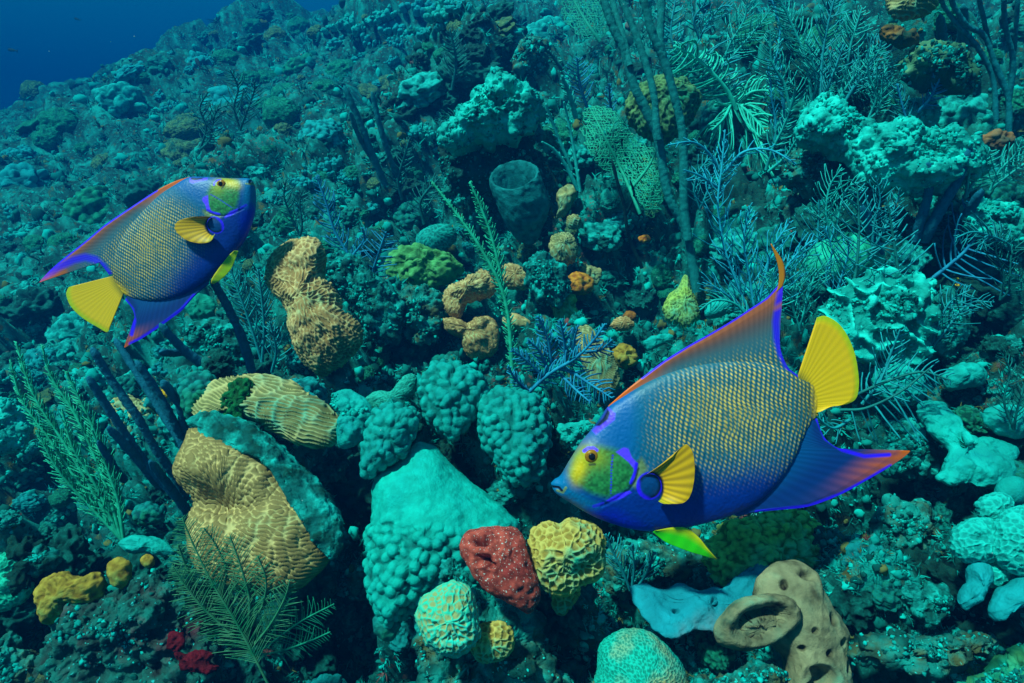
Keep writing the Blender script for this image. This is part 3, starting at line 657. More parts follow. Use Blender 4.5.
PINK = coral_mat('pink_crust_rock', (.015, .02, .02), (.04, .15, .13), alt=(.13, .035, .05), alt_scale=18, alt_amt=.28, speck=(.14, .42, .42), bump=1, bscale=170)
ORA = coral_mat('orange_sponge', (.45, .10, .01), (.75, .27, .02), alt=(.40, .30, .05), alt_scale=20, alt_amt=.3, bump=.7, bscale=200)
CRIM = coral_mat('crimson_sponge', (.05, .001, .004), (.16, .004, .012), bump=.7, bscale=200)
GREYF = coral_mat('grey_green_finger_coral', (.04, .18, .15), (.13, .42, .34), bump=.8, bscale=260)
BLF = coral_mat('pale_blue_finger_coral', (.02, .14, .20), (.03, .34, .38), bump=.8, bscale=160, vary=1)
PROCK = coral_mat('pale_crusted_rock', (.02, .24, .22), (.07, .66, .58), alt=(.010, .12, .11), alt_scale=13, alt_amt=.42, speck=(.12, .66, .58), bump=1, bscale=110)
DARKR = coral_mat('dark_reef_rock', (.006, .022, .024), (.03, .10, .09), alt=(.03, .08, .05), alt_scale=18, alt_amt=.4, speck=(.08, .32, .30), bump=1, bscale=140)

# ------------------------------------------------------------------ the big corals of the foreground, from left to right
# plate coral: an ochre scroll with a teal rim of crust
pl = empty('plate_coral', at(260, 520, .98), 'large ochre plate coral with wavy ridges and crusted rim, behind the lace sea fan', 'coral')
coral('plate', [(190, 428), (205, 424), (228, 430), (243, 440), (262, 455), (285, 472), (305, 490), (322, 510), (335, 530), (333, 552), (320, 572), (302, 586), (280, 592), (250, 590), (222, 585), (200, 570), (188, 545), (184, 515), (186, 488), (188, 458)], OCH, '', Z=.98, parent=pl,
      thick=.50, tilt=.45, lump=.10, pat='ridge', cell=.0110, amp=.0032, kw=dict(axis=vdir([.35, .93, .1]), spread=1.0), ctr=(240, 515),
      tfun=lambda X, Y: (-26 * np.exp(-(((X - 225) / 42) ** 2 + ((Y - 505) / 16) ** 2)) + 14 * np.exp(-(((X - 215) / 60) ** 2 + ((Y - 470) / 22) ** 2)), (1 + 0 * X, .5 + 0 * X, 1 + 0 * X)))
coral('rim', [(186, 420), (205, 412), (235, 415), (262, 428), (290, 452), (318, 480), (338, 508), (343, 530), (340, 556), (328, 560), (330, 535), (315, 512), (285, 480), (255, 458), (228, 440), (200, 434)], LICH, '', Z=1.0, parent=pl,
      thick=.30, tilt=.45, lump=.10, pat='fuzz', cell=.012, amp=.006, ctr=(272, 462))
coral('plate_coral', [(203, 396), (215, 384), (232, 378), (255, 376), (280, 378), (300, 386), (310, 395), (325, 402), (340, 418), (343, 430), (330, 444), (308, 446), (285, 438), (262, 428), (245, 420), (232, 412), (215, 412), (200, 415), (194, 420), (192, 408)], OCHG,
      'ochre plate coral with long parallel ridges lying above the largest plate coral', Z=1.06, thick=.42, tilt=.6, lump=.14, pat='ridge', cell=.0110, amp=.0030, kw=dict(axis=vdir([.30, .95, .1]), spread=.35), ctr=(268, 408))
coral('algae_tuft', el(237, 402, 15, 24, 20), coral_mat('dark_green_algae', (.005, .03, .01), (.02, .16, .05), bump=1, bscale=300), 'dark green algae growing in the gap of the upper ochre plate coral', 'algae', Z=1.04, thick=.5, lump=.3, pat='fuzz', cell=.008, amp=.008)
coral('knobby_coral', [(185, 378), (200, 373), (213, 376), (218, 388), (210, 400), (200, 412), (192, 420), (184, 410), (182, 392)], AQD, 'small dull green knobby coral at the upper left corner of the ochre plates', Z=1.08, thick=.7, pat='knob', cell=.012, amp=.007)
# maze coral column
coral('maze_coral', [(268, 262), (278, 248), (292, 240), (310, 240), (322, 250), (326, 262), (324, 276), (334, 284), (341, 298), (342, 312), (352, 318), (362, 328), (364, 342), (355, 352), (346, 360), (336, 368), (322, 374), (308, 366), (296, 350), (290, 330), (284, 310), (272, 292), (266, 278)], TANC,
      'tall tan maze coral column with winding ridges, behind the ochre plates', Z=1.42, thick=.55, tilt=.25, lump=.26, lumpc=.7, pat='maze', cell=.0135, amp=.0040, ctr=(308, 305))
# big turquoise knobby coral
def star_t(X, Y):
    smooth = 1 - sm(-14, 14, (Y - 528) + (X - 430) * -.10 + 8 * noise(np.stack([X / 18, Y / 18, X * 0], -1), 2))
    return (-3 * smooth + 6 * np.exp(-(((X - 385) / 40) ** 2 + ((Y - 480) / 30) ** 2))), (1.0 * smooth + .85 * (1 - smooth), .5 + 0 * X, 1 - .94 * smooth, smooth * .85)
coral('knobby_coral', [(412, 440), (424, 437), (438, 446), (452, 462), (470, 478), (490, 495), (510, 512), (522, 525), (515, 550), (495, 572), (470, 590), (445, 602), (418, 612), (398, 620), (386, 628), (374, 612), (366, 588), (366, 562), (372, 530), (372, 500), (380, 475), (398, 460)], coral_mat('mound_turquoise', (.004, .08, .08), (.016, .50, .43), alt=(.014, .38, .36), alt_scale=9, bump=.8, bscale=190, vary=1),
      'large turquoise coral mound, smooth on top and studded with knobs below, behind the red sponge', Z=.96, thick=.62, tilt=.5, lump=.10, rough=.15, pat='knob', cell=.0138, amp=.0100, ctr=(432, 545), tfun=star_t)
coral('knobby_coral', el(386, 626, 14, 14) , AQD, 'small pale lobe at the foot of the large turquoise coral mound', Z=.9, thick=.8, pat='fuzz', cell=.01, amp=.003)
coral('knobby_coral', [(362, 445), (368, 425), (378, 408), (396, 404), (414, 408), (420, 420), (414, 436), (406, 452), (396, 462), (380, 470), (364, 478)], AQ, 'small knobby turquoise coral sitting on the tip of the large mound', Z=.99, thick=.6, tilt=.3, pat='knob', cell=.0115, amp=.006)
coral('encrusted_coral', [(332, 394), (348, 390), (362, 396), (372, 408), (376, 422), (366, 438), (352, 448), (340, 446), (336, 430), (342, 416), (332, 406)], AQP, 'pale blue lumpy coral between the ochre plate coral and a knobby coral', Z=1.04, thick=.6, lump=.25, pat='fuzz', cell=.02, amp=.004)
coral('finger_coral', [(364, 400), (376, 392), (392, 392), (400, 384), (406, 376), (414, 375), (417, 382), (413, 395), (402, 406), (388, 412), (374, 410)], GREYF, 'stubby grey green finger coral curving up behind the small knobby corals', Z=1.08, thick=.55, lump=.05, pat='cells', cell=.0045, amp=.0012, ctr=(392, 399))
coral('knobby_coral', [(420, 395), (424, 378), (436, 364), (452, 362), (470, 370), (484, 378), (488, 392), (482, 408), (470, 424), (455, 438), (440, 434), (428, 420)], AQ, 'left one of two knobby turquoise corals side by side, left of the blue sea bush', Z=1.06, thick=.72, tilt=.4, pat='knob', cell=.0135, amp=.0085)
coral('knobby_coral', [(478, 410), (484, 396), (500, 388), (520, 390), (538, 398), (548, 414), (550, 432), (546, 450), (545, 466), (536, 480), (520, 486), (506, 478), (496, 462), (486, 448), (478, 430)], AQ, 'right one of two knobby turquoise corals, ending in a rounded skirt', Z=1.02, thick=.72, tilt=.4, pat='knob', cell=.0130, amp=.0085)
# red sponge
RH = lambda X, Y: np.exp(-(((X - 481) / 6) ** 4 + ((Y - 541) / 4.2) ** 4)) + np.exp(-(((X - 485) / 6) ** 4 + ((Y - 560) / 4.6) ** 4))
red = coral('red_sponge', [(459, 545), (466, 532), (480, 528), (498, 527), (515, 528), (524, 536), (527, 550), (535, 572), (541, 590), (538, 604), (528, 614), (512, 606), (495, 596), (480, 584), (468, 566), (460, 555)], REDS,
      'red sponge speckled with white, with dark round openings near its top', 'sponge', Z=.80, thick=.62, tilt=.3, lump=.16, pat='fuzz', cell=.006, amp=.0009,
      tfun=lambda X, Y: (-20 * (np.exp(-(((X - 481) / 7.0) ** 4 + ((Y - 541) / 4.6) ** 4)) + np.exp(-(((X - 485) / 7.0) ** 4 + ((Y - 560) / 5) ** 4)) + .6 * np.exp(-(((X - 492) / 4.4) ** 4 + ((Y - 566) / 3) ** 4))), (1 - .85 * RH(X, Y), .5 + 0 * X, 1 + 0 * X)))  # openings are sunk and also coloured darker, their shade put into the mask
coral('yellow_coral', [(530, 545), (534, 528), (548, 522), (560, 526), (572, 519), (590, 524), (602, 538), (604, 556), (600, 574), (590, 582), (576, 588), (560, 594), (546, 588), (538, 572), (534, 558)], YELC, 'yellow honeycomb coral knob just right of the red sponge', Z=.82, thick=.7, tilt=.3, lump=.3, lumpc=.8, pat='cells', cell=.0088, amp=.0042)
coral('yellow_coral', [(552, 592), (566, 590), (578, 592), (572, 604), (562, 614), (554, 608)], YELC, 'small yellow lobe hanging under the yellow honeycomb coral knob', Z=.86, thick=.7, pat='cells', cell=.0085, amp=.003)
coral('honeycomb_coral', [(416, 615), (424, 598), (440, 586), (456, 582), (470, 588), (476, 602), (478, 622), (482, 632), (474, 646), (462, 656), (448, 656), (436, 648), (424, 640)], HONEY, 'pale green honeycomb coral knob below and left of the red sponge', Z=.76, thick=.75, tilt=.3, lump=.2, pat='cells', cell=.0072, amp=.0024)
coral('honeycomb_coral', el(492, 642, 22, 20), YELC, 'brownish yellow honeycomb coral right of the pale green one', Z=.78, thick=.7, pat='cells', cell=.0070, amp=.0028)
coral('coral_rock', [(418, 640), (450, 630), (480, 600), (510, 600), (540, 612), (545, 640), (560, 672), (565, 720), (410, 720), (418, 670)], MIXR, 'crusty coral rock under the red sponge and honeycomb corals', 'rock', Z=.84, thick=.5, lump=.35, lumpc=.5, pat='fuzz', cell=.016, amp=.012, rough=1, rag=.08)
coral('coral_rock', [(440, 560), (452, 556), (462, 566), (470, 585), (462, 592), (446, 590), (438, 578)], LICH, 'pale crusted stone wedged left of the red sponge', 'rock', Z=.82, thick=.7, lump=.2, pat='fuzz', cell=.009, amp=.004, rough=1, rag=.09)
# round coral at the bottom
coral('boulder_coral', [(597, 660), (600, 645), (612, 634), (630, 629), (648, 632), (662, 642), (674, 656), (684, 672), (692, 695), (694, 730), (600, 730), (596, 690)], coral_mat('green_boulder_coral', (.01, .16, .12), (.04, .46, .36), alt=(.42, .34, .14), alt_scale=16, alt_amt=.45, bump=.4, bscale=300),
      'smooth round blue green boulder coral with a brown patch, cut by the lower edge', Z=.74, thick=.8, lump=.05, pat='cells', cell=.0042, amp=.0010, ctr=(640, 680))
# blue grey sponge sheet and beige tube sponge
hol = lambda X, Y, L_: sum(np.exp(-(((X - x) / rx) ** 2 + ((Y - y) / ry) ** 2) ** 2) for x, y, rx, ry in L_)
coral('sheet_sponge', [(632, 588), (645, 585), (660, 587), (678, 584), (690, 588), (702, 592), (722, 588), (740, 585), (752, 572), (758, 560), (772, 566), (776, 585), (765, 598), (748, 606), (735, 622), (720, 632), (700, 630), (685, 636), (668, 640), (655, 632), (645, 615), (636, 602)], BLUS,
      'flat blue grey sponge sheet with two small holes, left of the beige tube sponge', 'sponge', Z=.86, thick=.22, tilt=.9, lump=.2, lumpc=.5, rag=.07, rough=.25, pat='fuzz', cell=.05, amp=.0016, ctr=(705, 606),
      tfun=lambda X, Y: (-8 * hol(X, Y, [(674, 608, 3, 3), (712, 604, 4, 5)]), (1 - .9 * hol(X, Y, [(674, 608, 3, 3), (712, 604, 4, 5)]), .5 + 0 * X, 1 + 0 * X)))  # both holes get a darker colour too, as painted shade
HB = [(776, 584, 3.2, 4.5), (780, 602, 5, 4), (817, 650, 3.4, 3.4), (832, 640, 4, 4), (824, 618, 5, 6), (801, 575, 8, 5), (791, 645, 3, 3), (802, 628, 3, 3), (838, 665, 4, 5)]
BH = [(757, 624, 30, 15), (808, 672, 13, 12)]
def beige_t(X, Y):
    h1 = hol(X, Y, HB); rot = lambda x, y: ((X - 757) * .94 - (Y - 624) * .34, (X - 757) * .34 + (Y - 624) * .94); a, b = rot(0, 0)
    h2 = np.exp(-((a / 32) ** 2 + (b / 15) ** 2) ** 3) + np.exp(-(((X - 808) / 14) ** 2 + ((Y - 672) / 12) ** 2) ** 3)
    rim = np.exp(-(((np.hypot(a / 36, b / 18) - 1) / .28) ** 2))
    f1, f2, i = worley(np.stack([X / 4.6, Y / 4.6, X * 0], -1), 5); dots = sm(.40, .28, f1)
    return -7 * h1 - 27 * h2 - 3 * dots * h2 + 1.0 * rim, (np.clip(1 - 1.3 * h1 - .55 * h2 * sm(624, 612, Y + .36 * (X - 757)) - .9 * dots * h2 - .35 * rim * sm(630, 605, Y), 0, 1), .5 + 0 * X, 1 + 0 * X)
ts = empty('tube_sponge', at(795, 680, .80), 'beige tube sponge with a wide oval mouth and many small dark holes', 'sponge')
def body_t(X, Y):
    h1 = hol(X, Y, HB); h2 = np.exp(-(((X - 808) / 14) ** 2 + ((Y - 674) / 12) ** 2) ** 3)
    return -7 * h1 - 24 * h2, (np.clip(1 - 1.3 * h1 - .7 * h2, 0, 1), .5 + 0 * X, 1 + 0 * X)  # holes and lower opening coloured near black, painted shade inside them
coral('body', [(752, 592), (758, 576), (770, 564), (786, 562), (804, 564), (816, 573), (820, 588), (830, 602), (842, 618), (847, 634), (845, 654), (849, 674), (852, 700), (852, 730), (790, 730), (784, 700), (785, 676), (782, 658), (768, 640), (756, 618)], BEIGE, '', Z=.79, parent=ts, thick=.50, tilt=.35, lump=.08, rough=.10, rag=.03, pat='fuzz', cell=.03, amp=.0012, ctr=(805, 635), tfun=body_t, nt_=420, ns=150)
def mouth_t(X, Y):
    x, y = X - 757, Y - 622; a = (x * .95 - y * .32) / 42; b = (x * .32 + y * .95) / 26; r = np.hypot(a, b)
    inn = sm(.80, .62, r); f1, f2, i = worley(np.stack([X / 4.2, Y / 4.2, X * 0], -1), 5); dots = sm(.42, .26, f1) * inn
    return -26 * sm(.84, .35, r) - 2.5 * dots, (np.clip(1 - .95 * dots - .35 * inn, 0, 1), .5 + 0 * X, 1 + 0 * X)  # mouth interior and its pits darkened by colour to look shaded
coral('mouth', el(757, 622, 42, 27, -18, n=14, j=.06), BEIGE, '', Z=.765, parent=ts, thick=.55, tilt=.1, lump=.05, rough=.05, rag=.04, pat='fuzz', cell=.03, amp=.001, ctr=(757, 622), tfun=mouth_t, nt_=300, ns=90, square=2.2)
coral('green_coral', [(700, 560), (712, 540), (730, 520), (760, 512), (790, 510), (815, 520), (824, 540), (822, 562), (808, 574), (788, 570), (770, 580), (740, 584), (716, 582)], GRN, 'olive green fuzzy coral mound under the belly of the large angelfish', Z=.95, thick=.6, lump=.4, lumpc=.5, rough=1.0, rag=.08, pat='knob', cell=.010, amp=.0035)
coral('coral_rock', [(600, 560), (620, 540), (660, 545), (700, 555), (705, 580), (680, 590), (640, 588), (610, 590)], MIXR, 'mottled crusty rock with fine blue green growth under the fish chin', 'rock', Z=1.02, thick=.6, lump=.3, pat='fuzz', cell=.012, amp=.009, rough=1, rag=.09)
coral('coral_rock', [(690, 700), (700, 680), (715, 672), (740, 668), (770, 664), (785, 672), (790, 700)], MIXR, 'crusted rock at the lower edge between boulder coral and tube sponge', 'rock', Z=.72, thick=.6, lump=.3, pat='fuzz', cell=.010, amp=.006, rough=1, rag=.09)
# ------------------------------------------------------------------ middle distance: corals, sponges and rocks one by one
C = coral
C('tan_coral', [(442, 302), (446, 290), (456, 283), (470, 279), (482, 270), (493, 276), (497, 288), (488, 297), (474, 298), (462, 306), (458, 318), (447, 312)], TANC, 'upper tan folded coral left of the narrow green sea plume', thick=.7, lump=.3, pat='maze', cell=.010, amp=.004, tilt=.4)
C('tan_coral', [(441, 320), (452, 319), (466, 323), (480, 317), (494, 320), (499, 332), (497, 348), (488, 358), (472, 358), (464, 348), (462, 338), (448, 332)], TANC, 'lower tan folded coral left of the narrow green sea plume, above the knobby pair', thick=.7, lump=.25, pat='maze', cell=.010, amp=.004)
C('tan_coral', [(500, 268), (510, 264), (522, 268), (531, 278), (528, 288), (514, 290), (503, 284)], TANC, 'small tan coral knob just right of the narrow green sea plume', thick=.7, lump=.2, pat='maze', cell=.010, amp=.003)
C('tan_coral', [(502, 318), (514, 314), (528, 320), (530, 328), (516, 331), (504, 327)], TANC, 'tiny tan coral knob at the foot of the narrow green sea plume', thick=.7, lump=.2, pat='fuzz', cell=.010, amp=.003)
C('maze_coral', [(549, 246), (553, 236), (563, 233), (573, 237), (578, 250), (574, 262), (564, 266), (553, 262)], OCHG, 'small pale yellow maze coral knob below and right of the grey vase sponge', thick=.8, lump=.15, pat='maze', cell=.010, amp=.004)
C('coral_rock', [(524, 268), (530, 256), (543, 252), (552, 262), (566, 268), (570, 284), (566, 300), (552, 306), (536, 298), (527, 284)], LICH, 'green crusted lump between the small tan knob and the orange sponge', 'rock', thick=.7, lump=.3, pat='fuzz', cell=.012, amp=.006, rough=1, rag=.10)
C('orange_sponge', [(568, 276), (578, 272), (590, 276), (594, 286), (586, 294), (574, 293), (568, 286)], ORA, 'bright orange sponge under the small yellow maze coral knob', 'sponge', thick=.8, lump=.3, pat='fuzz', cell=.008, amp=.003)
C('coral_rock', [(580, 266), (592, 268), (602, 276), (594, 284), (584, 280)], OCHG, 'small pale yellow ledge capping the orange sponge', thick=.6, lump=.3, pat='fuzz', cell=.008, amp=.003, rough=1, rag=.10)
C('coral_rock', [(552, 300), (562, 292), (574, 298), (576, 312), (566, 322), (554, 316)], GRN, 'dark green lump under the orange sponge', 'rock', thick=.8, lump=.3, pat='fuzz', cell=.008, amp=.004, rough=1, rag=.10)
C('ridged_coral', [(577, 328), (588, 326), (600, 338), (612, 354), (619, 374), (616, 390), (602, 396), (590, 384), (582, 364), (576, 344)], OCHG, 'oval pale ridged coral slanting down behind the blue sea bush', thick=.5, lump=.1, pat='ridge', cell=.009, amp=.003)
C('tan_coral', [(610, 326), (615, 319), (626, 317), (634, 324), (630, 330), (618, 331)], TANC, 'tiny curled tan coral above the large angelfish forehead', thick=.7, lump=.1, pat='ridge', cell=.009, amp=.003)
C('yellow_sponge', [(612, 350), (622, 344), (634, 350), (638, 362), (626, 368), (614, 362)], MUST, 'yellow green sponge tuft beside the oval ridged coral', 'sponge', thick=.8, lump=.4, pat='fuzz', cell=.010, amp=.006)
C('green_coral', [(386, 268), (392, 254), (408, 248), (428, 248), (446, 254), (460, 262), (463, 270), (450, 280), (436, 288), (412, 290), (394, 284)], coral_mat('moss_green_coral', (.03, .12, .03), (.11, .42, .14), bump=1, bscale=150), 'moss green lumpy coral mound right of the blue sea plumes', thick=.7, lump=.35, pat='fuzz', cell=.014, amp=.008)
C('brain_coral', el(436, 239, 21, 13, -18, j=.03), coral_mat('dotted_brain_coral', (.01, .10, .10), (.05, .36, .32), bump=.2), 'oval finely dotted brain coral above the moss green mound', thick=.8, lump=.03, pat='cells', cell=.012, amp=.002)
C('green_coral', [(662, 310), (667, 298), (678, 288), (685, 276), (690, 290), (696, 304), (700, 318), (690, 330), (676, 325), (666, 320)], GRN, 'pointed yellow green coral cone left of the blue white sea plumes', thick=.7, lump=.15, pat='cells', cell=.010, amp=.003)
C('pale_coral', [(704, 311), (708, 304), (720, 302), (730, 304), (728, 313), (716, 318), (706, 317)], AQP, 'smooth pale coral lobe right of the pointed green cone', thick=.8, lump=.08, pat='none')
C('pale_coral', [(642, 342), (652, 336), (668, 334), (674, 340), (660, 346), (648, 350)], AQP, 'thin pale blue coral ledge above the dorsal fin of the large angelfish', thick=.6, lump=.2, pat='fuzz', cell=.01, amp=.003)
C('ochre_mound', [(626, 112), (634, 94), (648, 84), (668, 82), (688, 86), (698, 98), (696, 112), (684, 128), (664, 138), (642, 134), (630, 124)], coral_mat('dim_ochre_mound', (.02, .07, .03), (.13, .25, .09), alt=(.03, .20, .12), alt_scale=8, alt_amt=.5), 'green ochre coral mound behind the tall dark rod corals', thick=.8, lump=.25, pat='cells', cell=.018, amp=.005, dz=-.2, rough=.8, rag=.1)
C('knobby_coral', [(702, 132), (700, 116), (712, 104), (728, 106), (738, 118), (740, 136), (726, 146), (710, 144)], AQD, 'dim knobby coral under the pale feathery sea plume', thick=.8, pat='knob', cell=.022, amp=.010)
# pale ledge, upper right
C('pale_rock', [(797, 140), (796, 118), (806, 104), (822, 100), (840, 108), (852, 120), (868, 130), (880, 150), (874, 166), (852, 160), (830, 154), (812, 148)], PROCK, 'bulging pale turquoise rock at the left end of the pale ledge', 'rock', thick=.7, lump=.35, lumpc=.6, pat='fuzz', cell=.03, amp=.012, dz=-.1, rough=1.2, rag=.10)
C('pale_rock', [(848, 150), (862, 132), (884, 128), (906, 132), (928, 140), (952, 134), (972, 142), (984, 158), (980, 178), (960, 190), (930, 192), (900, 186), (870, 180), (852, 168)], PROCK, 'wide pale turquoise rock ledge behind the purple tube corals', 'rock', thick=.6, lump=.35, lumpc=.6, pat='fuzz', cell=.035, amp=.014, dz=-.1, rough=1.2, rag=.10)
C('pale_rock', [(962, 210), (976, 200), (1000, 204), (1024, 212), (1040, 230), (1036, 244), (1010, 246), (984, 234), (966, 224)], PROCK, 'pale turquoise rock lobe at the right edge beyond the purple tubes', 'rock', thick=.6, lump=.3, pat='fuzz', cell=.03, amp=.012, rough=1.2, rag=.10)
C('pale_rock', [(906, 106), (920, 99), (934, 104), (940, 118), (930, 130), (912, 126)], PROCK, 'pale knob of rock rising behind the dark blue plume', 'rock', thick=.7, lump=.2, pat='fuzz', cell=.02, amp=.006, rough=1.2, rag=.10)
C('round_coral', el(857, 172, 13, 11, 0, j=.02), coral_mat('dull_round_coral', (.01, .12, .12), (.03, .25, .23), bump=.6), 'small round grey green coral ball resting below the pale ledge', thick=.95, lump=.03, pat='cells', cell=.010, amp=.001)
C('pale_coral', [(803, 262), (812, 248), (830, 238), (850, 234), (868, 244), (884, 254), (880, 268), (860, 276), (836, 280), (812, 276)], coral_mat('lime_coral', (.02, .22, .14), (.09, .55, .38), bump=.8), 'smooth lime green coral mound behind the feathery plumes on the right', thick=.55, lump=.1, pat='fuzz', cell=.02, amp=.003)
C('folded_coral', [(820, 306), (832, 290), (852, 280), (874, 274), (900, 276), (924, 286), (938, 304), (934, 330), (926, 352), (900, 362), (872, 356), (846, 348), (826, 330)], PROCK, 'pale folded coral with deep grooves right of the yellow tail', thick=.55, lump=.3, pat='maze', cell=.060, amp=.014, rough=.8, rag=.09, dz=-.05)
C('coral_rock', [(925, 300), (945, 290), (962, 300), (965, 330), (955, 356), (935, 360), (922, 335)], LICH, 'crusted rock column at the right end of the folded pale coral', 'rock', thick=.7, lump=.3, pat='fuzz', cell=.02, amp=.010, rough=1, rag=.10)
C('orange_sponge', [(943, 288), (948, 279), (956, 276), (960, 284), (956, 291), (948, 292)], coral_mat('yellow_orange_sponge', (.6, .25, .01), (.9, .5, .02)), 'small bright yellow orange sponge on the crusted column at right', 'sponge', thick=.8, lump=.3, pat='fuzz', cell=.01, amp=.003)
C('coral_rock', [(785, 160), (800, 150), (830, 158), (850, 172), (848, 190), (820, 196), (795, 190), (782, 178)], MIXR, 'dark mottled green rock under the left end of the pale ledge', 'rock', thick=.7, lump=.4, pat='fuzz', cell=.03, amp=.016, rough=1, rag=.10)
C('coral_rock', [(900, 60), (914, 50), (935, 48), (956, 56), (974, 70), (976, 86), (960, 92), (940, 84), (920, 78), (904, 72)], coral_mat('yellow_green_rock', (.02, .08, .04), (.12, .30, .16), alt=(.03, .1, .09), alt_amt=.6), 'yellow green crusted rock left of the branching rods, upper right', 'rock', thick=.8, lump=.35, pat='fuzz', cell=.03, amp=.014, dz=-.2, rough=1, rag=.10)
C('ridged_coral', [(884, -12), (940, -14), (938, 4), (926, 14), (906, 17), (890, 12)], OCHG, 'green ochre ridged coral cut by the top edge, right side', thick=.6, lump=.1, pat='ridge', cell=.02, amp=.005, dz=-.2)
C('orange_sponge', [(878, 30), (890, 27), (900, 36), (914, 34), (918, 42), (906, 46), (894, 44), (884, 38)], coral_mat('shaded_orange_sponge', (.06, .05, .02), (.40, .16, .03), alt=(.02, .08, .06), alt_scale=12), 'ragged orange sponge strip in the shade below the top right ridged coral', 'sponge', thick=.6, lump=.4, pat='fuzz', cell=.02, amp=.008, dz=-.25)  # darker orange copy: the shade is put into its colour
C('orange_sponge', [(980, 138), (996, 132), (1012, 136), (1014, 146), (998, 150), (984, 146)], coral_mat('brown_orange_sponge', (.12, .05, .02), (.34, .14, .05), alt=(.04, .16, .14), alt_amt=.6), 'rusty orange sponge patch above the right edge rock lobe', 'sponge', thick=.5, lump=.4, pat='fuzz', cell=.02, amp=.008, dz=-.1)
# right side, lower
C('pale_coral', [(914, 410), (926, 400), (942, 404), (952, 414), (956, 428), (968, 436), (984, 436), (1002, 440), (1016, 450), (1014, 468), (1004, 480), (990, 488), (968, 488), (952, 484), (936, 476), (944, 462), (946, 448), (930, 432)], AQP, 'big smooth pale coral sheet below the tip of the anal fin at right', thick=.35, tilt=.8, lump=.26, lumpc=.5, pat='fuzz', cell=.05, amp=.006, rough=.45, rag=.09)
C('pale_coral', [(940, 378), (950, 368), (964, 363), (978, 366), (986, 376), (980, 386), (966, 388), (950, 390)], AQP, 'round pale coral knob on the upper rim of the right side sheet coral', thick=.8, lump=.15, pat='fuzz', cell=.01, amp=.003)
C('pale_coral', [(980, 412), (1002, 404), (1018, 406), (1030, 420), (1028, 436), (1012, 440), (990, 428)], AQP, 'wavy pale coral lobe at the right edge above the round heads', thick=.6, lump=.3, pat='fuzz', cell=.02, amp=.005)
WHD = coral_mat('pale_fuzzy_head', (.02, .25, .24), (.06, .56, .50), bump=.9, bscale=330)
C('star_coral', [(952, 540), (958, 526), (972, 519), (988, 520), (1000, 530), (1002, 545), (996, 558), (982, 564), (964, 560), (954, 552)], WHD, 'pale round star coral with a yellow green pit near its top', thick=.85, pat='cells', cell=.0075, amp=.0022, ctr=(978, 542), Z=.78,
  tfun=lambda X, Y: (-5 * hol(X, Y, [(970, 537, 9, 5)]), (1 - .9 * hol(X, Y, [(970, 537, 9, 5)]), .5 + 0 * X, 1 + 0 * X)))
C('star_coral', [(994, 528), (1004, 514), (1020, 508), (1040, 512), (1050, 540), (1040, 570), (1016, 574), (1000, 562), (994, 546)], WHD, 'largest pale star coral head at the right edge', thick=.8, pat='cells', cell=.0075, amp=.0022, Z=.76)
C('star_coral', el(995, 574, 13, 12), WHD, 'smallest pale star coral head below the pitted one', thick=.9, pat='cells', cell=.0075, amp=.0022, Z=.77)
C('star_coral', [(976, 504), (990, 494), (1006, 496), (1010, 508), (1000, 520), (984, 520)], WHD, 'pale star coral head directly above the pitted one', thick=.9, pat='cells', cell=.0075, amp=.002, Z=.82)
C('round_coral', el(1012, 492, 17, 15), AQ, 'smooth turquoise coral ball at the right edge above the star corals', thick=.9, lump=.04, pat='none', Z=.86)
C('finger_coral', [(958, 604), (964, 590), (970, 578), (970, 566), (978, 561), (988, 564), (990, 576), (984, 588), (976, 600), (966, 610)], BLF, 'smooth pale blue finger coral, two lobed, below the star corals', thick=.8, lump=.16, rough=.3, pat='none', Z=.76, ctr=(974, 586))
C('finger_coral', [(990, 612), (996, 594), (1008, 584), (1024, 576), (1040, 578), (1040, 600), (1020, 608), (1006, 614), (996, 622)], BLF, 'thick pale blue finger coral running off the right edge', thick=.8, lump=.16, rough=.3, pat='none', Z=.74)
C('coral_rock', [(846, 626), (856, 606), (874, 592), (896, 580), (912, 572), (924, 584), (910, 604), (890, 618), (870, 630), (854, 636)], MIXR, 'narrow crusted ledge right of the beige tube sponge', 'rock', thick=.6, lump=.4, pat='fuzz', cell=.016, amp=.012, Z=.88, rough=1, rag=.10)
C('coral_rock', [(910, 592), (926, 584), (944, 588), (950, 604), (940, 622), (926, 624), (914, 612)], LICH, 'pale crusted knob left of the two lobed blue finger coral', 'rock', thick=.8, lump=.3, pat='fuzz', cell=.012, amp=.006, Z=.82, rough=1, rag=.10)
C('coral_rock', [(850, 655), (866, 640), (890, 634), (912, 636), (940, 640), (968, 634), (990, 636), (994, 648), (976, 658), (950, 664), (920, 670), (890, 664), (862, 664)], MIXR, 'long crusted rock shelf near the lower right corner', 'rock', thick=.6, lump=.4, pat='fuzz', cell=.016, amp=.012, Z=.76, rough=1, rag=.10)
C('coral_rock', [(960, 690), (980, 672), (1004, 658), (1030, 650), (1040, 700), (980, 710)], coral_mat('corner_rock', (.01, .06, .03), (.05, .36, .24), alt=(.10, .30, .05), alt_scale=20, alt_amt=.5), 'green crusted rock in the lower right corner', 'rock', thick=.6, lump=.3, pat='fuzz', cell=.014, amp=.008, Z=.70, rough=1, rag=.10)
C('coral_rock', [(868, 520), (884, 506), (906, 500), (926, 508), (938, 524), (934, 546), (916, 560), (900, 566), (884, 552), (872, 538)], MIXR, 'mottled brown green rock under the anal fin of the large angelfish', 'rock', thick=.7, lump=.4, pat='fuzz', cell=.018, amp=.014, Z=.96, rough=1, rag=.10)
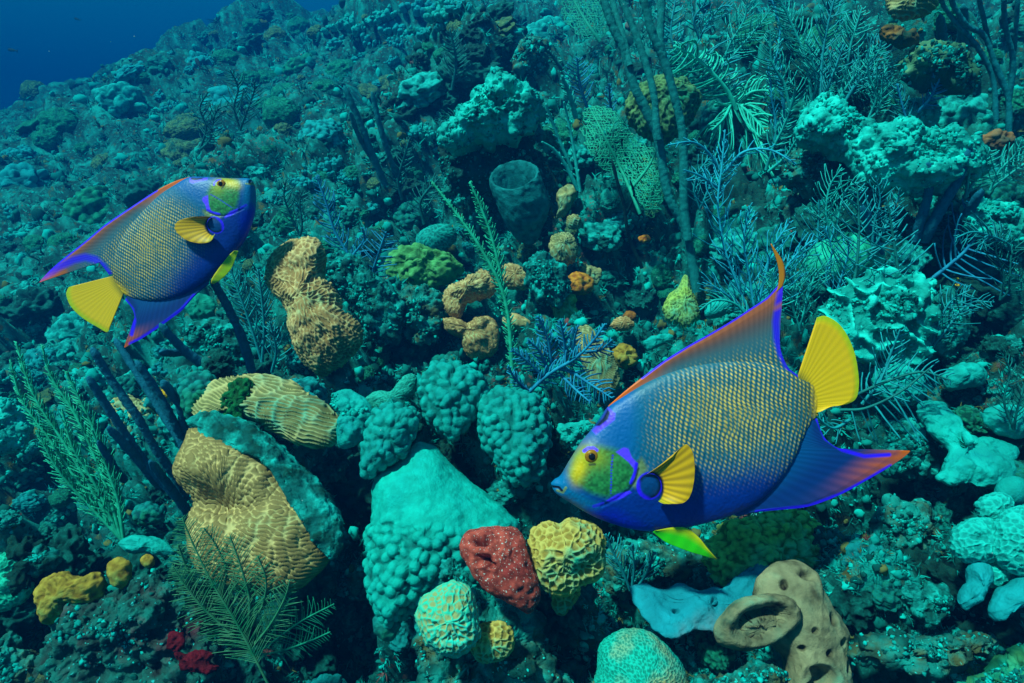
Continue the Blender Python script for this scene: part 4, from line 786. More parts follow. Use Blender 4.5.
C('coral_rock', [(886, 440), (900, 424), (920, 430), (936, 444), (940, 466), (926, 482), (902, 480), (886, 470)], LICH, 'pale green crusted rock just behind the tip of the anal fin', 'rock', thick=.7, lump=.3, pat='fuzz', cell=.014, amp=.008, Z=1.05, rough=1, rag=.10)
C('pale_coral', [(872, 372), (884, 362), (904, 364), (918, 376), (922, 394), (908, 404), (888, 400), (876, 388)], AQP, 'pale coral lump behind the feathers beside the yellow tail', thick=.7, lump=.2, pat='cells', cell=.012, amp=.004)
C('pale_coral', [(900, 350), (910, 340), (924, 338), (932, 350), (926, 362), (910, 364)], AQP, 'small pale coral lump above the feathers beside the yellow tail', thick=.8, lump=.2, pat='fuzz', cell=.012, amp=.003)
C('pale_coral', [(860, 352), (872, 356), (876, 368), (866, 372), (856, 364)], AQP, 'flat pale coral lobe touching the yellow tail', thick=.6, lump=.2, pat='fuzz', cell=.012, amp=.003)
# left side, lower
C('mustard_coral', [(38, 604), (40, 588), (50, 576), (64, 571), (82, 576), (98, 572), (104, 584), (100, 598), (86, 604), (74, 606), (66, 618), (50, 624), (42, 616)], MUST, 'mustard coloured lumpy coral at the lower left, largest of its colour', thick=.7, lump=.25, pat='fuzz', cell=.008, amp=.003, Z=.98)
C('mustard_coral', [(108, 574), (110, 562), (120, 557), (129, 562), (131, 576), (124, 588), (114, 586)], MUST, 'small upright mustard coral right of the larger mustard coral', thick=.8, lump=.1, pat='fuzz', cell=.008, amp=.002, Z=.98)
C('orange_sponge', el(148, 561, 7, 7), MUST, 'tiny orange brown ball between the mustard coral and the sea fan', 'sponge', thick=.9, pat='fuzz', cell=.008, amp=.002, Z=.97)
C('green_coral', [(-30, 552), (0, 552), (18, 556), (20, 572), (32, 586), (22, 602), (0, 612), (-30, 606)], coral_mat('sea_green_coral', (.02, .22, .15), (.06, .48, .33), bump=.4), 'sea green honeycomb coral at the left edge near the bottom', thick=.6, lump=.15, pat='cells', cell=.0075, amp=.0018, Z=1.0)
C('coral_rock', [(18, 560), (32, 546), (50, 548), (56, 560), (46, 572), (30, 576)], LICH, 'crusted stone between the sea green coral and the mustard coral', 'rock', thick=.7, lump=.3, pat='fuzz', cell=.012, amp=.006, Z=1.02, rough=1, rag=.10)
C('coral_rock', [(46, 640), (66, 616), (100, 600), (130, 590), (156, 574), (180, 584), (200, 620), (216, 660), (220, 720), (40, 720)], PINK, 'dark rock with pink and pale crust between the mustard coral and the lace fan', 'rock', thick=.45, lump=.3, lumpc=.4, pat='fuzz', cell=.018, amp=.012, Z=.98, rough=1, rag=.10)
C('crimson_sponge', el(176, 642, 9, 9, 0, j=.25), CRIM, 'upper dark crimson sponge patch in the shade of the lace fan', 'sponge', thick=.6, lump=.3, pat='fuzz', cell=.01, amp=.005, Z=.90)
C('crimson_sponge', el(196, 662, 22, 10, 10, j=.25), CRIM, 'lower and wider crimson sponge patch in the shade of the lace fan', 'sponge', thick=.5, lump=.3, pat='fuzz', cell=.01, amp=.005, Z=.88)
C('coral_rock', [(-20, 640), (6, 636), (30, 650), (60, 672), (70, 720), (-20, 720)], MIXR, 'green crusted rock in the lower left corner', 'rock', thick=.5, lump=.3, pat='fuzz', cell=.016, amp=.010, Z=.96, rough=1, rag=.10)
C('pale_coral', [(118, 543), (130, 536), (150, 537), (168, 544), (178, 552), (166, 556), (146, 552), (128, 552)], AQP, 'thin pale coral shelf left of the plate coral and over the pink rock', thick=.5, lump=.2, pat='fuzz', cell=.01, amp=.003, Z=1.02)
C('pale_rock', [(-20, 404), (4, 398), (20, 402), (28, 416), (24, 438), (12, 452), (-4, 458), (-20, 452)], PROCK, 'pale turquoise rough rock at the left edge beside the tall green plume', 'rock', thick=.6, lump=.35, pat='fuzz', cell=.02, amp=.009, rough=1.2, rag=.10)
C('pale_rock', el(92, 384, 20, 17, 10), AQP, 'pale coral head crossed by the upper ends of the dark rods', 'coral', thick=.7, lump=.2, pat='knob', cell=.014, amp=.005, dz=.12, rough=1.2, rag=.10)
C('pale_rock', el(92, 424, 15, 15), AQ, 'round pale coral head between the tall green plume and the dark rods', 'coral', thick=.8, lump=.15, pat='cells', cell=.012, amp=.003, dz=.12, rough=1.2, rag=.10)
C('pale_rock', [(124, 378), (130, 374), (142, 392), (146, 402), (134, 400), (124, 392)], PROCK, 'small pale three cornered coral between two dark rods', 'coral', thick=.5, pat='fuzz', cell=.01, amp=.002, dz=.12, rough=1.2, rag=.10)
C('pale_rock', [(112, 402), (128, 398), (150, 406), (166, 420), (174, 438), (168, 456), (150, 456), (132, 440), (116, 420)], OCHG, 'broad green ochre coral lying behind the dark rods', 'coral', thick=.6, lump=.25, pat='cells', cell=.014, amp=.005, dz=.12, rough=1.2, rag=.10)
C('knobby_coral', el(148, 514, 15, 11), AQD, 'dim knobby coral at the foot of the dark rods', thick=.8, pat='knob', cell=.014, amp=.006)
C('green_coral', el(203, 309, 17, 14), coral_mat('green_round_coral', (.01, .14, .10), (.04, .34, .25), bump=.8), 'round green coral head under the yellow pelvic fin of the far angelfish', thick=.8, lump=.15, pat='fuzz', cell=.014, amp=.006)
C('coral_rock', [(186, 334), (204, 322), (232, 322), (256, 332), (262, 350), (240, 362), (210, 360), (192, 350)], LICH, 'pale crusted ledge under the round green coral head', 'rock', thick=.6, lump=.3, pat='fuzz', cell=.018, amp=.008, rough=1, rag=.10)
C('orange_sponge', el(164, 394, 5, 5), coral_mat('gold_sponge', (.6, .3, .01), (.9, .5, .02)), 'tiny golden sponge on a dark rod left of the ochre plates', 'sponge', thick=.8, pat='fuzz', cell=.01, amp=.002, Z=1.12)
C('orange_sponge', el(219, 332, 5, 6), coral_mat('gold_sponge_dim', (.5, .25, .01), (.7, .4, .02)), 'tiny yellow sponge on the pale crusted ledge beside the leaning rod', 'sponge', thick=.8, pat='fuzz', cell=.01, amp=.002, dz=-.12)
# middle
C('coral_rock', [(322, 262), (340, 256), (356, 262), (378, 276), (394, 292), (402, 316), (396, 340), (380, 346), (366, 336), (362, 318), (346, 300), (332, 284)], LICH, 'blue green crusted rock right of the tall maze coral', 'rock', thick=.6, lump=.35, pat='fuzz', cell=.018, amp=.010, rough=1, rag=.10)
C('coral_rock', [(396, 300), (410, 286), (432, 290), (444, 306), (440, 332), (424, 344), (404, 336), (396, 320)], MIXR, 'dark mottled rock under the moss green mound', 'rock', thick=.6, lump=.4, pat='fuzz', cell=.018, amp=.012, rough=1, rag=.10)
C('tiny_coral', el(385, 291, 6, 7), YELC, 'tiny yellow coral knob right of the blue sea plumes', thick=.8, pat='cells', cell=.008, amp=.002)
C('tiny_coral', el(351, 299, 5, 6), MUST, 'tiny orange coral knob on the crusted rock near the maze coral', thick=.8, pat='fuzz', cell=.008, amp=.002, dz=-.05)
C('pale_rock', [(440, 142), (450, 122), (466, 108), (484, 92), (508, 84), (530, 92), (540, 112), (532, 130), (506, 136), (478, 138), (456, 148)], PROCK, 'large pale crusted boulder left of centre near the top, above the vase sponge', 'rock', thick=.8, lump=.4, pat='fuzz', cell=.05, amp=.03, dz=-.15, rough=1.2, rag=.10)
C('coral_rock', [(436, 166), (442, 142), (466, 132), (500, 128), (524, 134), (530, 160), (514, 180), (480, 190), (450, 184)], DARKR, 'dark shaggy face of rock under the large pale boulder', 'rock', thick=.7, lump=.4, pat='fuzz', cell=.04, amp=.03, rough=1, rag=.10)
C('green_coral', [(560, 210), (556, 196), (566, 186), (576, 188), (574, 200), (566, 214), (556, 218)], OCHG, 'pale yellow coral knob right of the grey vase sponge', thick=.8, lump=.3, pat='fuzz', cell=.012, amp=.004)
C('green_coral', el(574, 222, 8, 7), OCHG, 'small dim ridged coral ball under the pale yellow knob', thick=.9, pat='ridge', cell=.012, amp=.003)
C('sea_green_rock', [(512, 64), (522, 44), (536, 38), (550, 48), (548, 66), (532, 76), (516, 76)], MIXR, 'green crusted rock near the top, left of the mesh sea fan', 'rock', thick=.8, lump=.4, pat='fuzz', cell=.04, amp=.02, rough=1, rag=.10)
C('pale_rock', [(505, 100), (515, 88), (535, 92), (540, 108), (530, 122), (512, 118)], PROCK, 'white capped crusted rock right of the large pale boulder', 'rock', thick=.7, lump=.4, pat='fuzz', cell=.03, amp=.014, rough=1.2, rag=.10)
C('orange_sponge', el(644, 239, 6, 4), ORA, 'small orange sponge left of the rod coral foot', 'sponge', thick=.7, pat='fuzz', cell=.01, amp=.003)
C('orange_sponge', el(630, 316, 7, 5), coral_mat('rust_sponge', (.2, .06, .01), (.45, .14, .02)), 'small rusty sponge above the tiny curled tan coral', 'sponge', thick=.7, pat='fuzz', cell=.01, amp=.003)
C('coral_rock', [(590, 420), (560, 425), (562, 440), (575, 452), (592, 440), (602, 428)], AQP, 'pale crusted stone behind the face of the large angelfish', 'rock', thick=.6, lump=.3, pat='fuzz', cell=.012, amp=.004, Z=1.05, rough=1, rag=.10)

# grey vase sponge: a thick cup with an open mouth tilted to the viewer
def vase():
    mb = MB(); Z = nearZ(522, 235, 12)[0] * .96; base = at(531, 240, Z + .03); rim = at(515, 174, Z - .05)
    ax = rim - base; Ln = np.linalg.norm(ax); ax /= Ln; ax = ax - FW * .62; ax /= np.linalg.norm(ax)
    e_1 = np.cross(ax, UP); e_1 /= np.linalg.norm(e_1); e_2 = np.cross(e_1, ax); px = Z / FOC
    prof = [(0, 8), (.10, 13), (.3, 19), (.55, 24), (.8, 26), (.95, 25.5), (1.0, 23.5), (.98, 21), (.9, 19), (.7, 17), (.45, 14), (.25, 8), (.2, .5)]
    pr = spline(prof, 90); n = 110; th = np.linspace(0, 2 * np.pi, n, endpoint=False)
    cen = base[None] + (rim - base)[None] * pr[:, :1]
    V = cen[:, None] + (pr[:, 1] * px)[:, None, None] * (np.cos(th)[None, :, None] * e_1 + np.sin(th)[None, :, None] * e_2)
    V = V.reshape(-1, 3); N = (V - np.repeat(cen, n, 0)); N /= np.linalg.norm(N, axis=1, keepdims=True) + 1e-9
    h, mk = pat_fuzz(V, 5, .012, .004); V = V + N * (h + .012 * fbm(V / .09, 2, 6))[:, None]
    i = np.arange(len(pr) - 1)[:, None] * n; j = np.arange(n)[None]; F = np.stack([i + j, i + (j + 1) % n, i + n + (j + 1) % n, i + n + j], -1).reshape(-1, 4)
    o = obj('vase_sponge', mesh('vase_sponge', V - base, F, {'pat': mk}), VASE, None, base); tag(o, 'grey vase shaped sponge with a wide open mouth, above the small yellow knob', 'sponge')
vase()
# ------------------------------------------------------------------ soft corals
def softm(name, c1, c2, sc_=60): return plain_mat(name, c1, c2, sc_, .7)
S_BLUE = softm('blue_plume', (.02, .14, .30), (.05, .28, .46)); S_PALE = softm('pale_plume', (.03, .26, .26), (.07, .45, .41)); S_GRN = softm('green_plume', (.04, .26, .16), (.10, .50, .32))
S_WHT = softm('blue_white_plume', (.03, .24, .38), (.07, .40, .54)); S_DULL = softm('dull_plume', (.01, .10, .11), (.02, .18, .17)); S_TEAL = softm('teal_plume', (.02, .20, .25), (.05, .33, .38))
ROD_P = coral_mat('purple_rod', (.02, .09, .16), (.05, .18, .28), bump=1, bscale=320); ROD_G = coral_mat('grey_rod', (.015, .10, .11), (.045, .24, .24), bump=1, bscale=320)
ROD_D = coral_mat('dim_rod', (.010, .10, .13), (.03, .22, .26), bump=.8, bscale=200)
def pathpts(px, Z, n, zs=None):
    P = spline(px, n); z = np.linspace(0, 1, n)
    if np.ndim(Z): Zt = np.interp(z, np.linspace(0, 1, len(Z)), Z)
    else: Zt = np.full(n, float(Z))
    return P, Zt
def feather(sb, bb, px, Z, bl=25, sp=4, ang=55, curve=.5, r=1.3, br=.7, sides=(1, -1), taper=True, seed=1, depth=.6, droop=.18, wig=.3, start=.12):
    """a stem with rows of side branches; px from foot to tip; lengths in pixels at depth Z"""
    rn = random.Random(seed); n = 60; P, Zt = pathpts(px, Z, n)
    W = at(P[:, 0], P[:, 1], Zt); u = np.mean(Zt) / FOC
    sb.tube(W, np.linspace(r * 1.4, r * .7, n) * u, 5, A=(.8, .5, .5))
    d = np.concatenate([[0], np.cumsum(np.hypot(*np.diff(P, axis=0).T))]); Lp = d[-1]
    s = start * Lp; k = 0
    while s < Lp:
        for sd in sides:
            s2 = s + (sp / 2 if sd < 0 else 0) + rn.uniform(-.2, .2) * sp
            if s2 >= Lp: continue
            t = s2 / Lp; x, y = np.interp(s2, d, P[:, 0]), np.interp(s2, d, P[:, 1]); z = np.interp(s2, d, Zt)
            i = min(n - 2, max(0, int(t * (n - 1)))); tx, ty = P[i + 1] - P[i]; tl = math.hypot(tx, ty) + 1e-9; tx /= tl; ty /= tl
            a = R(ang + rn.uniform(-12, 12)) * sd; l = bl * (math.sin(min(1, (1.06 - t) * (1.6 if taper else 9)) * 1.57)) * min(1, .45 + t * 2) * rn.uniform(.62, 1.15)
            c0 = curve * rn.uniform(.6, 1.3) * -sd; m = max(4, int(l / 5) + 2); pts = []; cx_, cy_, cz = x, y, z; dzr = rn.uniform(-depth, depth)
            for q in range(m + 1):
                pts.append((cx_, cy_, cz)); aa = a + c0 * (q / m); dx = tx * math.cos(aa) - ty * math.sin(aa); dy = tx * math.sin(aa) + ty * math.cos(aa)
                dy += droop * q / m; st = l / m; cx_ += dx * st + rn.uniform(-wig, wig); cy_ += dy * st + rn.uniform(-wig, wig); cz += dzr * st * u
            pts = np.array(pts); bb.tube(at(pts[:, 0], pts[:, 1], pts[:, 2]), np.linspace(br, br * .75, m + 1) * u, 3, A=(.8, .5, .5))
        s += sp * (1 + rn.uniform(-.12, .12)); k += 1
def plume(name, fs, m, label, Z=None, cat='soft coral', group=None, m2=None):
    """fs: list of dicts for feather(); one colony"""
    foot_ = fs[0]['px'][0]
    if Z is None: Z = nearZ(foot_[0], foot_[1], 8)[0] * .95
    sb, bb = MB(), MB()
    loc = at(foot_[0], foot_[1], Z)
    for i, f in enumerate(fs):
        f = dict(f); zz = f.pop('Z', [Z, Z * (1 - .04)]); feather(sb, bb, Z=zz, seed=int(foot_[0]) + i * 13, **f)
    root = empty(name, loc, label, cat, group)
    for b, nm, mm in ((sb, 'stem', m2 or m), (bb, 'side_branches', m)):
        if not b.V: continue
        V = np.concatenate(b.V) - loc; F = ([np.concatenate(b.F4)] if b.F4 else []) + ([np.concatenate(b.F3)] if b.F3 else [])
        obj(nm, mesh(nm, V, F, {'pat': np.concatenate(b.A)}), mm, root)
    return root
def rods(name, paths, m, label, Z=None, cat='soft coral', r=4, fuzz=.24, part='rod'):
    foot_ = paths[0][0][0]
    if Z is None: Z = nearZ(foot_[0], foot_[1], 8)[0] * .95
    loc = at(foot_[0], foot_[1], Z); root = empty(name, loc, label, cat)
    for i, pth in enumerate(paths):
        px = pth[0]; rr = pth[1] if len(pth) > 1 else r; Zz = pth[2] if len(pth) > 2 else [Z, Z * .93]
        n = max(30, int(sum(math.hypot(a[0] - b[0], a[1] - b[1]) for a, b in zip(px[:-1], px[1:])) / 1.3)); P, Zt = pathpts(px, Zz, n); W = at(P[:, 0], P[:, 1], Zt); u = np.mean(Zt) / FOC
        t = np.linspace(0, 1, n); rad = rr * u * (1.08 - .2 * t); rad = rad * (1 + .10 * noise(W / (u * 16), i)); rad[-5:] *= np.array([.97, .9, .78, .6, .38])
        mb = MB(); mb.tube(W, rad, 14, A=(.8, .5, .5)); V = mb.V[0]; F4 = mb.F4[0]; F3 = mb.F3[0]
        N = vnorm(V, F4); h = fbm(V / (u * 2.5), 3, i); V = V + N * (np.where(np.isfinite(h), h, 0) * fuzz * rr * u)[:, None]
        obj(part, mesh(part, V - loc, [F4, F3], {'pat': np.clip(.6 + h * .8, 0, 1)}), m, root)
    return root
def netfan(name, poly, m, label, Z=None, sp=4, r=.5, tilt=.2, stem=None, cat='soft coral', keep=.9, rib=None):
    rn = random.Random(int(poly[0][0])); pa = np.array(poly, float); c = pa.mean(0)
    if Z is None: Z = nearZ(c[0], pa[:, 1].max(), 10)[0] * .95
    x0, y0 = pa.min(0); x1, y1 = pa.max(0); nx, ny = int((x1 - x0) / sp) + 2, int((y1 - y0) / sp) + 2
    G = {}
    for a in range(nx):
        for b in range(ny):
            x = x0 + (a + (b % 2) * .5) * sp + rn.uniform(-.33, .33) * sp; y = y0 + b * sp * .9 + rn.uniform(-.33, .33) * sp
            if polymask(np.array([x]), np.array([y]), poly, 1)[0] > .5: G[a, b] = (x, y)
    u = Z / FOC; bb = MB()
    def pt(q): x, y = q; return at(x, y, Z + (c[1] - y) * u * tilt + .02 * math.sin(x * .08 + y * .05) * 1)
    for (a, b), q in G.items():
        for nb in ((a + 1, b), (a, b + 1), (a - 1 + (b % 2) * 2, b + 1)):
            if nb in G and rn.random() < keep:
                p0, p1 = pt(q), pt(G[nb]); bb.tube(np.array([p0, (p0 + p1) / 2 + RT * rn.uniform(-.3, .3) * u, p1]), r * u * rn.uniform(.8, 1.3), 3, cap=False, A=(.8, .5, .5))
    loc = at(c[0], y1, Z); root = empty(name, loc, label, cat)
    V = np.concatenate(bb.V) - loc; obj('mesh_blade', mesh('mesh_blade', V, [np.concatenate(bb.F4)], {'pat': np.concatenate(bb.A)}), m, root)
    if stem:
        for s_ in stem:
            P, Zt = pathpts(s_, Z, 30); sb = MB(); sb.tube(np.array([pt(p) for p in P]) - FW * .002, np.linspace(2.0, .8, 30) * u, 6, A=(.8, .5, .5)); obj('rib', mesh('rib', sb.V[0] - loc, [sb.F4[0], sb.F3[0]], {'pat': sb.A[0]}), m, root)
    return root

# tall dark rods, upper middle
zt = nearZ(697, 290, 8)[0] * .97
rods('rod_coral', [([(697, 292), (690, 250), (682, 222), (670, 200), (664, 175), (658, 138), (647, 112), (634, 85), (624, 50), (612, 25), (602, -6)], 4.6, [zt, zt * .93]),
                   ([(658, 140), (656, 122), (654, 95), (644, 58), (632, 25), (619, -6)], 3.6, [zt * .95, zt * .93]), ([(630, 66), (624, 40), (616, 14), (611, -6)], 3.0, [zt * .94, zt * .95]),
                   ([(688, 240), (684, 205), (684, 171), (682, 130), (674, 95), (664, 60), (652, 32), (642, -6)], 4.4, [zt * .98, zt * .91]), ([(663, 58), (660, 40), (661, 20), (662, -6)], 4.0, [zt * .93, zt * .92])],
     ROD_G, 'tall dark grey rod coral with long upright branches reaching the top edge', r=4)
rods('rod_coral', [([(642, 268), (632, 245), (627, 228), (624, 205), (618, 184), (612, 160)], 1.7), ([(626, 215), (634, 196), (630, 180)], 1.2)], softm('dark_branch', (.006, .02, .02), (.01, .035, .035)), 'thin dark bare branch in front of the mesh sea fan', r=1.6)
# purple rods lower left
z0 = 1.12
rods('rod_coral', [([(188, 512), (180, 501), (150, 468), (130, 441), (108, 408), (88, 377)], 4.2, [z0, .98]), ([(186, 500), (172, 473), (155, 448), (138, 418), (112, 381), (92, 348)], 4.2, [z0, 1.0]),
                   ([(184, 452), (180, 441), (162, 413), (140, 378), (115, 339)], 3.8, [z0, 1.1]), ([(182, 440), (172, 418), (155, 388), (136, 361)], 4.0, [z0, 1.05]), ([(160, 486), (150, 475), (132, 453), (108, 427)], 4.4, [z0, .99]),
                   ([(184, 432), (182, 408), (172, 394), (162, 381)], 5.0, [z0, 1.05]), ([(124, 480), (115, 468), (98, 441)], 3.5, [z0, 1.02]), ([(188, 514), (172, 490), (150, 461)], 4.2, [z0, 1.0])],
     ROD_P, 'cluster of dark purple rods leaning left beside the ochre plate corals')
rods('rod_coral', [([(224, 386), (212, 372), (198, 361), (184, 350), (172, 338), (160, 324)], 4.6), ([(186, 351), (172, 353), (160, 352)], 4.0)], ROD_P, 'smooth purple forked rod below the far angelfish', Z=1.25)
rods('rod_coral', [([(252, 372), (246, 350), (236, 324), (224, 300), (212, 280)], 4.4)], ROD_P, 'single leaning purple rod under the belly of the far angelfish', Z=1.5)
# tubes and rods upper right
rods('rod_coral', [([(916, 240), (920, 222), (927, 200), (929, 180), (928, 163)], 4.4), ([(924, 240), (930, 228), (944, 204), (958, 178), (969, 147)], 5.2), ([(962, 226), (970, 210), (982, 190)], 4.8), ([(880, 254), (872, 234), (862, 206)], 4.4)],
     ROD_P, 'four thick purple tubes standing in front of the pale ledge')
rods('rod_coral', [([(1009, 132), (1008, 98), (996, 66), (984, 36), (968, 26), (955, 8), (950, -6)], 2.6), ([(1009, 100), (1013, 60), (1005, 25), (1004, -6)], 2.6), ([(1012, 64), (1015, 40), (1018, -6)], 2.2), ([(990, 50), (985, 25), (978, -6)], 2.3), ([(996, 120), (993, 78), (978, 48), (960, 28), (944, 6), (940, -6)], 2.4)],
     ROD_D, 'slender branching rods in the top right corner')
rods('rod_coral', [([(962, 62), (963, 30), (963, 5)], 5), ([(945, 52), (942, 34), (940, 16)], 4.5), ([(953, 62), (952, 44)], 4.5)], ROD_D, 'three short blurred rods left of the slender branching rods', Z=None)
rods('rod_coral', [([(385, 185), (374, 158), (361, 125), (344, 86)], 3.2), ([(398, 176), (390, 158), (381, 130), (372, 92)], 2.8), ([(376, 165), (360, 138), (350, 112)], 2.6)], ROD_D, 'dim grey rods standing in the dark hollow above the blue sea plumes')
# mesh sea fans
netfan('sea_fan', [(580, 112), (594, 104), (612, 108), (628, 124), (640, 142), (654, 146), (660, 160), (664, 190), (662, 214), (648, 220), (636, 200), (620, 180), (600, 168), (586, 150), (578, 130)], softm('mesh_fan', (.03, .24, .17), (.09, .42, .27)), 'green mesh sea fan spread behind the thin dark branch', sp=3.0, r=.55, keep=.8, stem=[[(640, 214), (624, 176), (606, 140), (592, 112)], [(630, 190), (646, 170), (656, 152)]])
netfan('sea_fan', [(553, -8), (612, -8), (614, 20), (608, 36), (590, 42), (574, 34), (562, 18)], softm('mesh_fan_top', (.02, .22, .16), (.05, .34, .24)), 'dim green mesh sea fan cut by the top edge left of the tall rods', sp=3.0, r=.5, keep=.8, stem=[[(600, 42), (585, 20), (570, -6)]])
netfan('sea_fan', [(632, 160), (646, 152), (664, 162), (672, 184), (662, 206), (652, 224), (644, 212), (640, 196), (628, 178)], softm('mesh_fan_y', (.06, .28, .14), (.13, .40, .20)), 'yellow green mesh sea fan half hidden by the tall rods', sp=2.8, r=.6, keep=.8, Z=None)
# plumes: F(px, ...) shorthand
def F(px, bl=25, sp=4, ang=55, **k): return dict(px=px, bl=bl, sp=sp, ang=ang, **k)
plume('sea_plume', [F([(736, 110), (728, 92), (714, 75), (696, 58), (674, 46)], 42, 2.6, 80, curve=1.5, droop=.9, br=1.2, r=2.2, wig=.3, start=.02, depth=.8), F([(732, 100), (748, 112), (762, 128), (772, 146)], 48, 2.2, 46, curve=.8, droop=.5, br=1.15, wig=.6, start=.02, depth=.8), F([(732, 102), (724, 118), (712, 130)], 34, 3.2, 40, curve=.6, droop=.5, br=1.2, start=.02), F([(736, 106), (752, 92), (772, 92), (792, 104)], 34, 3.2, 55, curve=.9, droop=.7, br=1.0)],
      softm('bright_plume', (.06, .42, .34), (.13, .62, .48)), 'large pale green sea plume with long drooping side branches, top right of centre')
plume('sea_plume', [F([(735, 108), (712, 84), (690, 60), (672, 50)], 46, 5.2, 75, curve=-.6, sides=(1,), br=1.1, r=1.6), F([(735, 108), (700, 80), (672, 40), (676, -4)], 30, 5, 60, curve=.6, br=.9)], S_TEAL, 'blue green sea plume with upright fronds behind the pale drooping one')
rnd = random.Random(4)
for q, (bx, by, tip, lab) in enumerate([(812, 100, [(806, 60), (790, 20), (776, -8)], 'leftmost of the tall feathery plumes at the top right'), (820, 104, [(822, 60), (828, 24), (836, -8)], 'feathery pale plume cut by the top edge, second from the left'),
                                       (836, 104, [(846, 70), (852, 40), (862, 8)], 'feathery pale plume in the middle of the top right thicket'), (846, 100, [(862, 74), (876, 56), (884, 34)], 'shorter feathery plume leaning right beside the orange sponge strip'),
                                       (790, 110, [(784, 84), (772, 62), (770, 34)], 'thin feathery plume leaning left over the pale green plume')]):
    plume('sea_plume', [F([(bx, by)] + tip, 30, 3.4, 48, curve=.5, br=.8, wig=.5), F([(bx, by), ((bx + tip[0][0]) / 2 + 8, by - 20), (tip[1][0] + 16, tip[1][1] + 20)], 22, 3.6, 50, curve=.5, br=.7, wig=.5)], (S_PALE, S_TEAL)[q % 2], lab)
plume('sea_plume', [F([(812, 62), (835, 78), (862, 86), (890, 84), (900, 82)], 30, 3.6, 62, curve=.4, droop=.5, sides=(1, -1), br=1.0)], S_DULL, 'dark green drooping plume hanging over the pale rock ledge')
plume('sea_plume', [F([(770, 160), (776, 130), (772, 100), (768, 60)], 12, 6, 40, curve=.6, br=.8, wig=1.0, r=1.2), F([(772, 150), (784, 110), (776, 70), (780, 30), (772, 0)], 10, 7, 40, br=.8, wig=1.0)], S_WHT, 'wiry blue white soft coral with crooked thin stems at the top right')
plume('sea_plume', [F([(766, 170), (772, 150), (782, 130), (790, 110)], 20, 3.6, 50, br=.9), F([(768, 172), (786, 156), (796, 140)], 16, 4, 50, br=.8)], S_PALE, 'bushy pale plume left of the bulging pale rock')
wsp = dict(curve=.45, br=.75, wig=.7, r=1.2, depth=1.4)
plume('sea_plume', [F([(752, 318), (736, 280), (724, 246), (718, 204), (722, 165), (725, 130)], 36, 6.5, 36, **wsp), F([(756, 320), (750, 280), (744, 240), (750, 206)], 34, 6.5, 34, **wsp), F([(758, 322), (774, 292), (790, 262), (812, 240)], 40, 7, 34, **wsp),
                     F([(750, 316), (728, 296), (704, 280)], 30, 6, 34, **wsp), F([(754, 318), (764, 282), (772, 250), (790, 222)], 32, 6.5, 34, **wsp), F([(722, 172), (708, 152), (692, 142), (668, 145)], 10, 9, 40, **wsp), F([(724, 172), (744, 152), (770, 150), (796, 164)], 16, 9, 40, **wsp), F([(722, 190), (700, 176), (684, 170)], 14, 8, 40, **wsp)], S_WHT, 'large blue white sea plume bush left of the dorsal fin filament')
plume('sea_plume', [F([(756, 330), (738, 306), (716, 300), (700, 310)], 18, 5, 50, br=.8), F([(760, 326), (776, 300), (770, 270)], 24, 5, 50, br=.8)], S_PALE, 'low pale plume over the back of the large angelfish')
plume('sea_plume', [F([(846, 356), (848, 310), (856, 270), (859, 230), (857, 184)], 48, 6.4, 52, curve=.35, br=.95, r=1.5)], S_TEAL, 'flat feather shaped plume with a straight dark stem, above the yellow tail', m2=S_DULL)
plume('sea_plume', [F([(903, 352), (903, 310), (898, 270), (892, 230), (888, 205)], 46, 6.8, 55, curve=.3, br=.95, r=1.5)], S_TEAL, 'second feather shaped plume, right of the straight stemmed one', m2=S_DULL)
plume('sea_plume', [F([(930, 280), (948, 266), (966, 250), (978, 232), (986, 205)], 58, 6.2, 66, curve=.5, droop=.25, br=1.1, r=1.6)], S_BLUE, 'wide blue plume with long drooping fingers on the right')
plume('sea_plume', [F([(806, 300), (814, 270), (818, 230), (819, 200)], 36, 7, 50, br=.8), F([(800, 310), (792, 280), (776, 256)], 30, 7, 50, br=.8)], S_TEAL, 'thin blue green plume directly right of the filament tip')
plume('sea_plume', [F([(925, 168), (918, 146), (906, 118), (897, 84)], 24, 4.2, 45, br=.8)], S_TEAL, 'narrow blue plume standing before the pale ledge', m2=S_BLUE)
plume('sea_plume', [F([(918, 112), (930, 98), (941, 76)], 18, 3.2, 50, br=.8)], S_BLUE, 'dark blue feather beside the pale knob of rock, upper right')
plume('sea_plume', [F([(965, 198), (968, 182), (970, 168)], 10, 5, 50), F([(965, 198), (980, 170), (990, 150)], 30, 4.0, 50, br=.8)], S_PALE, 'pale feathery plume right of the tallest purple tube')
plume('sea_plume', [F([(840, 410), (866, 408), (900, 392), (930, 368)], 50, 7.5, 78, curve=.1, sides=(1,), br=1.1), F([(846, 400), (880, 384), (920, 372), (950, 380)], 36, 7, 60, br=.9)], S_TEAL, 'coarse plume with comb like branches behind the gap between tail and anal fin', Z=1.0, m2=S_DULL)
plume('sea_plume', [F([(862, 404), (880, 380), (892, 350), (900, 330)], 30, 6, 50, br=.9), F([(850, 420), (832, 428), (812, 412)], 20, 6, 50, br=.9)], S_TEAL, 'low tangle of plume branches right behind the yellow tail', Z=1.02)
plume('sea_plume', [F([(358, 276), (348, 254), (334, 230), (326, 203), (316, 176)], 22, 4.4, 50, curve=.8, br=.85, start=.25), F([(366, 280), (352, 260), (364, 240), (362, 228)], 16, 4, 50, curve=.8)], S_BLUE, 'left of two blue sea plumes above the maze coral, curling to the left')
plume('sea_plume', [F([(370, 284), (374, 268), (379, 252), (386, 232)], 24, 3.4, 62, curve=.2, br=.85)], S_BLUE, 'right of two blue sea plumes, short and comb shaped')
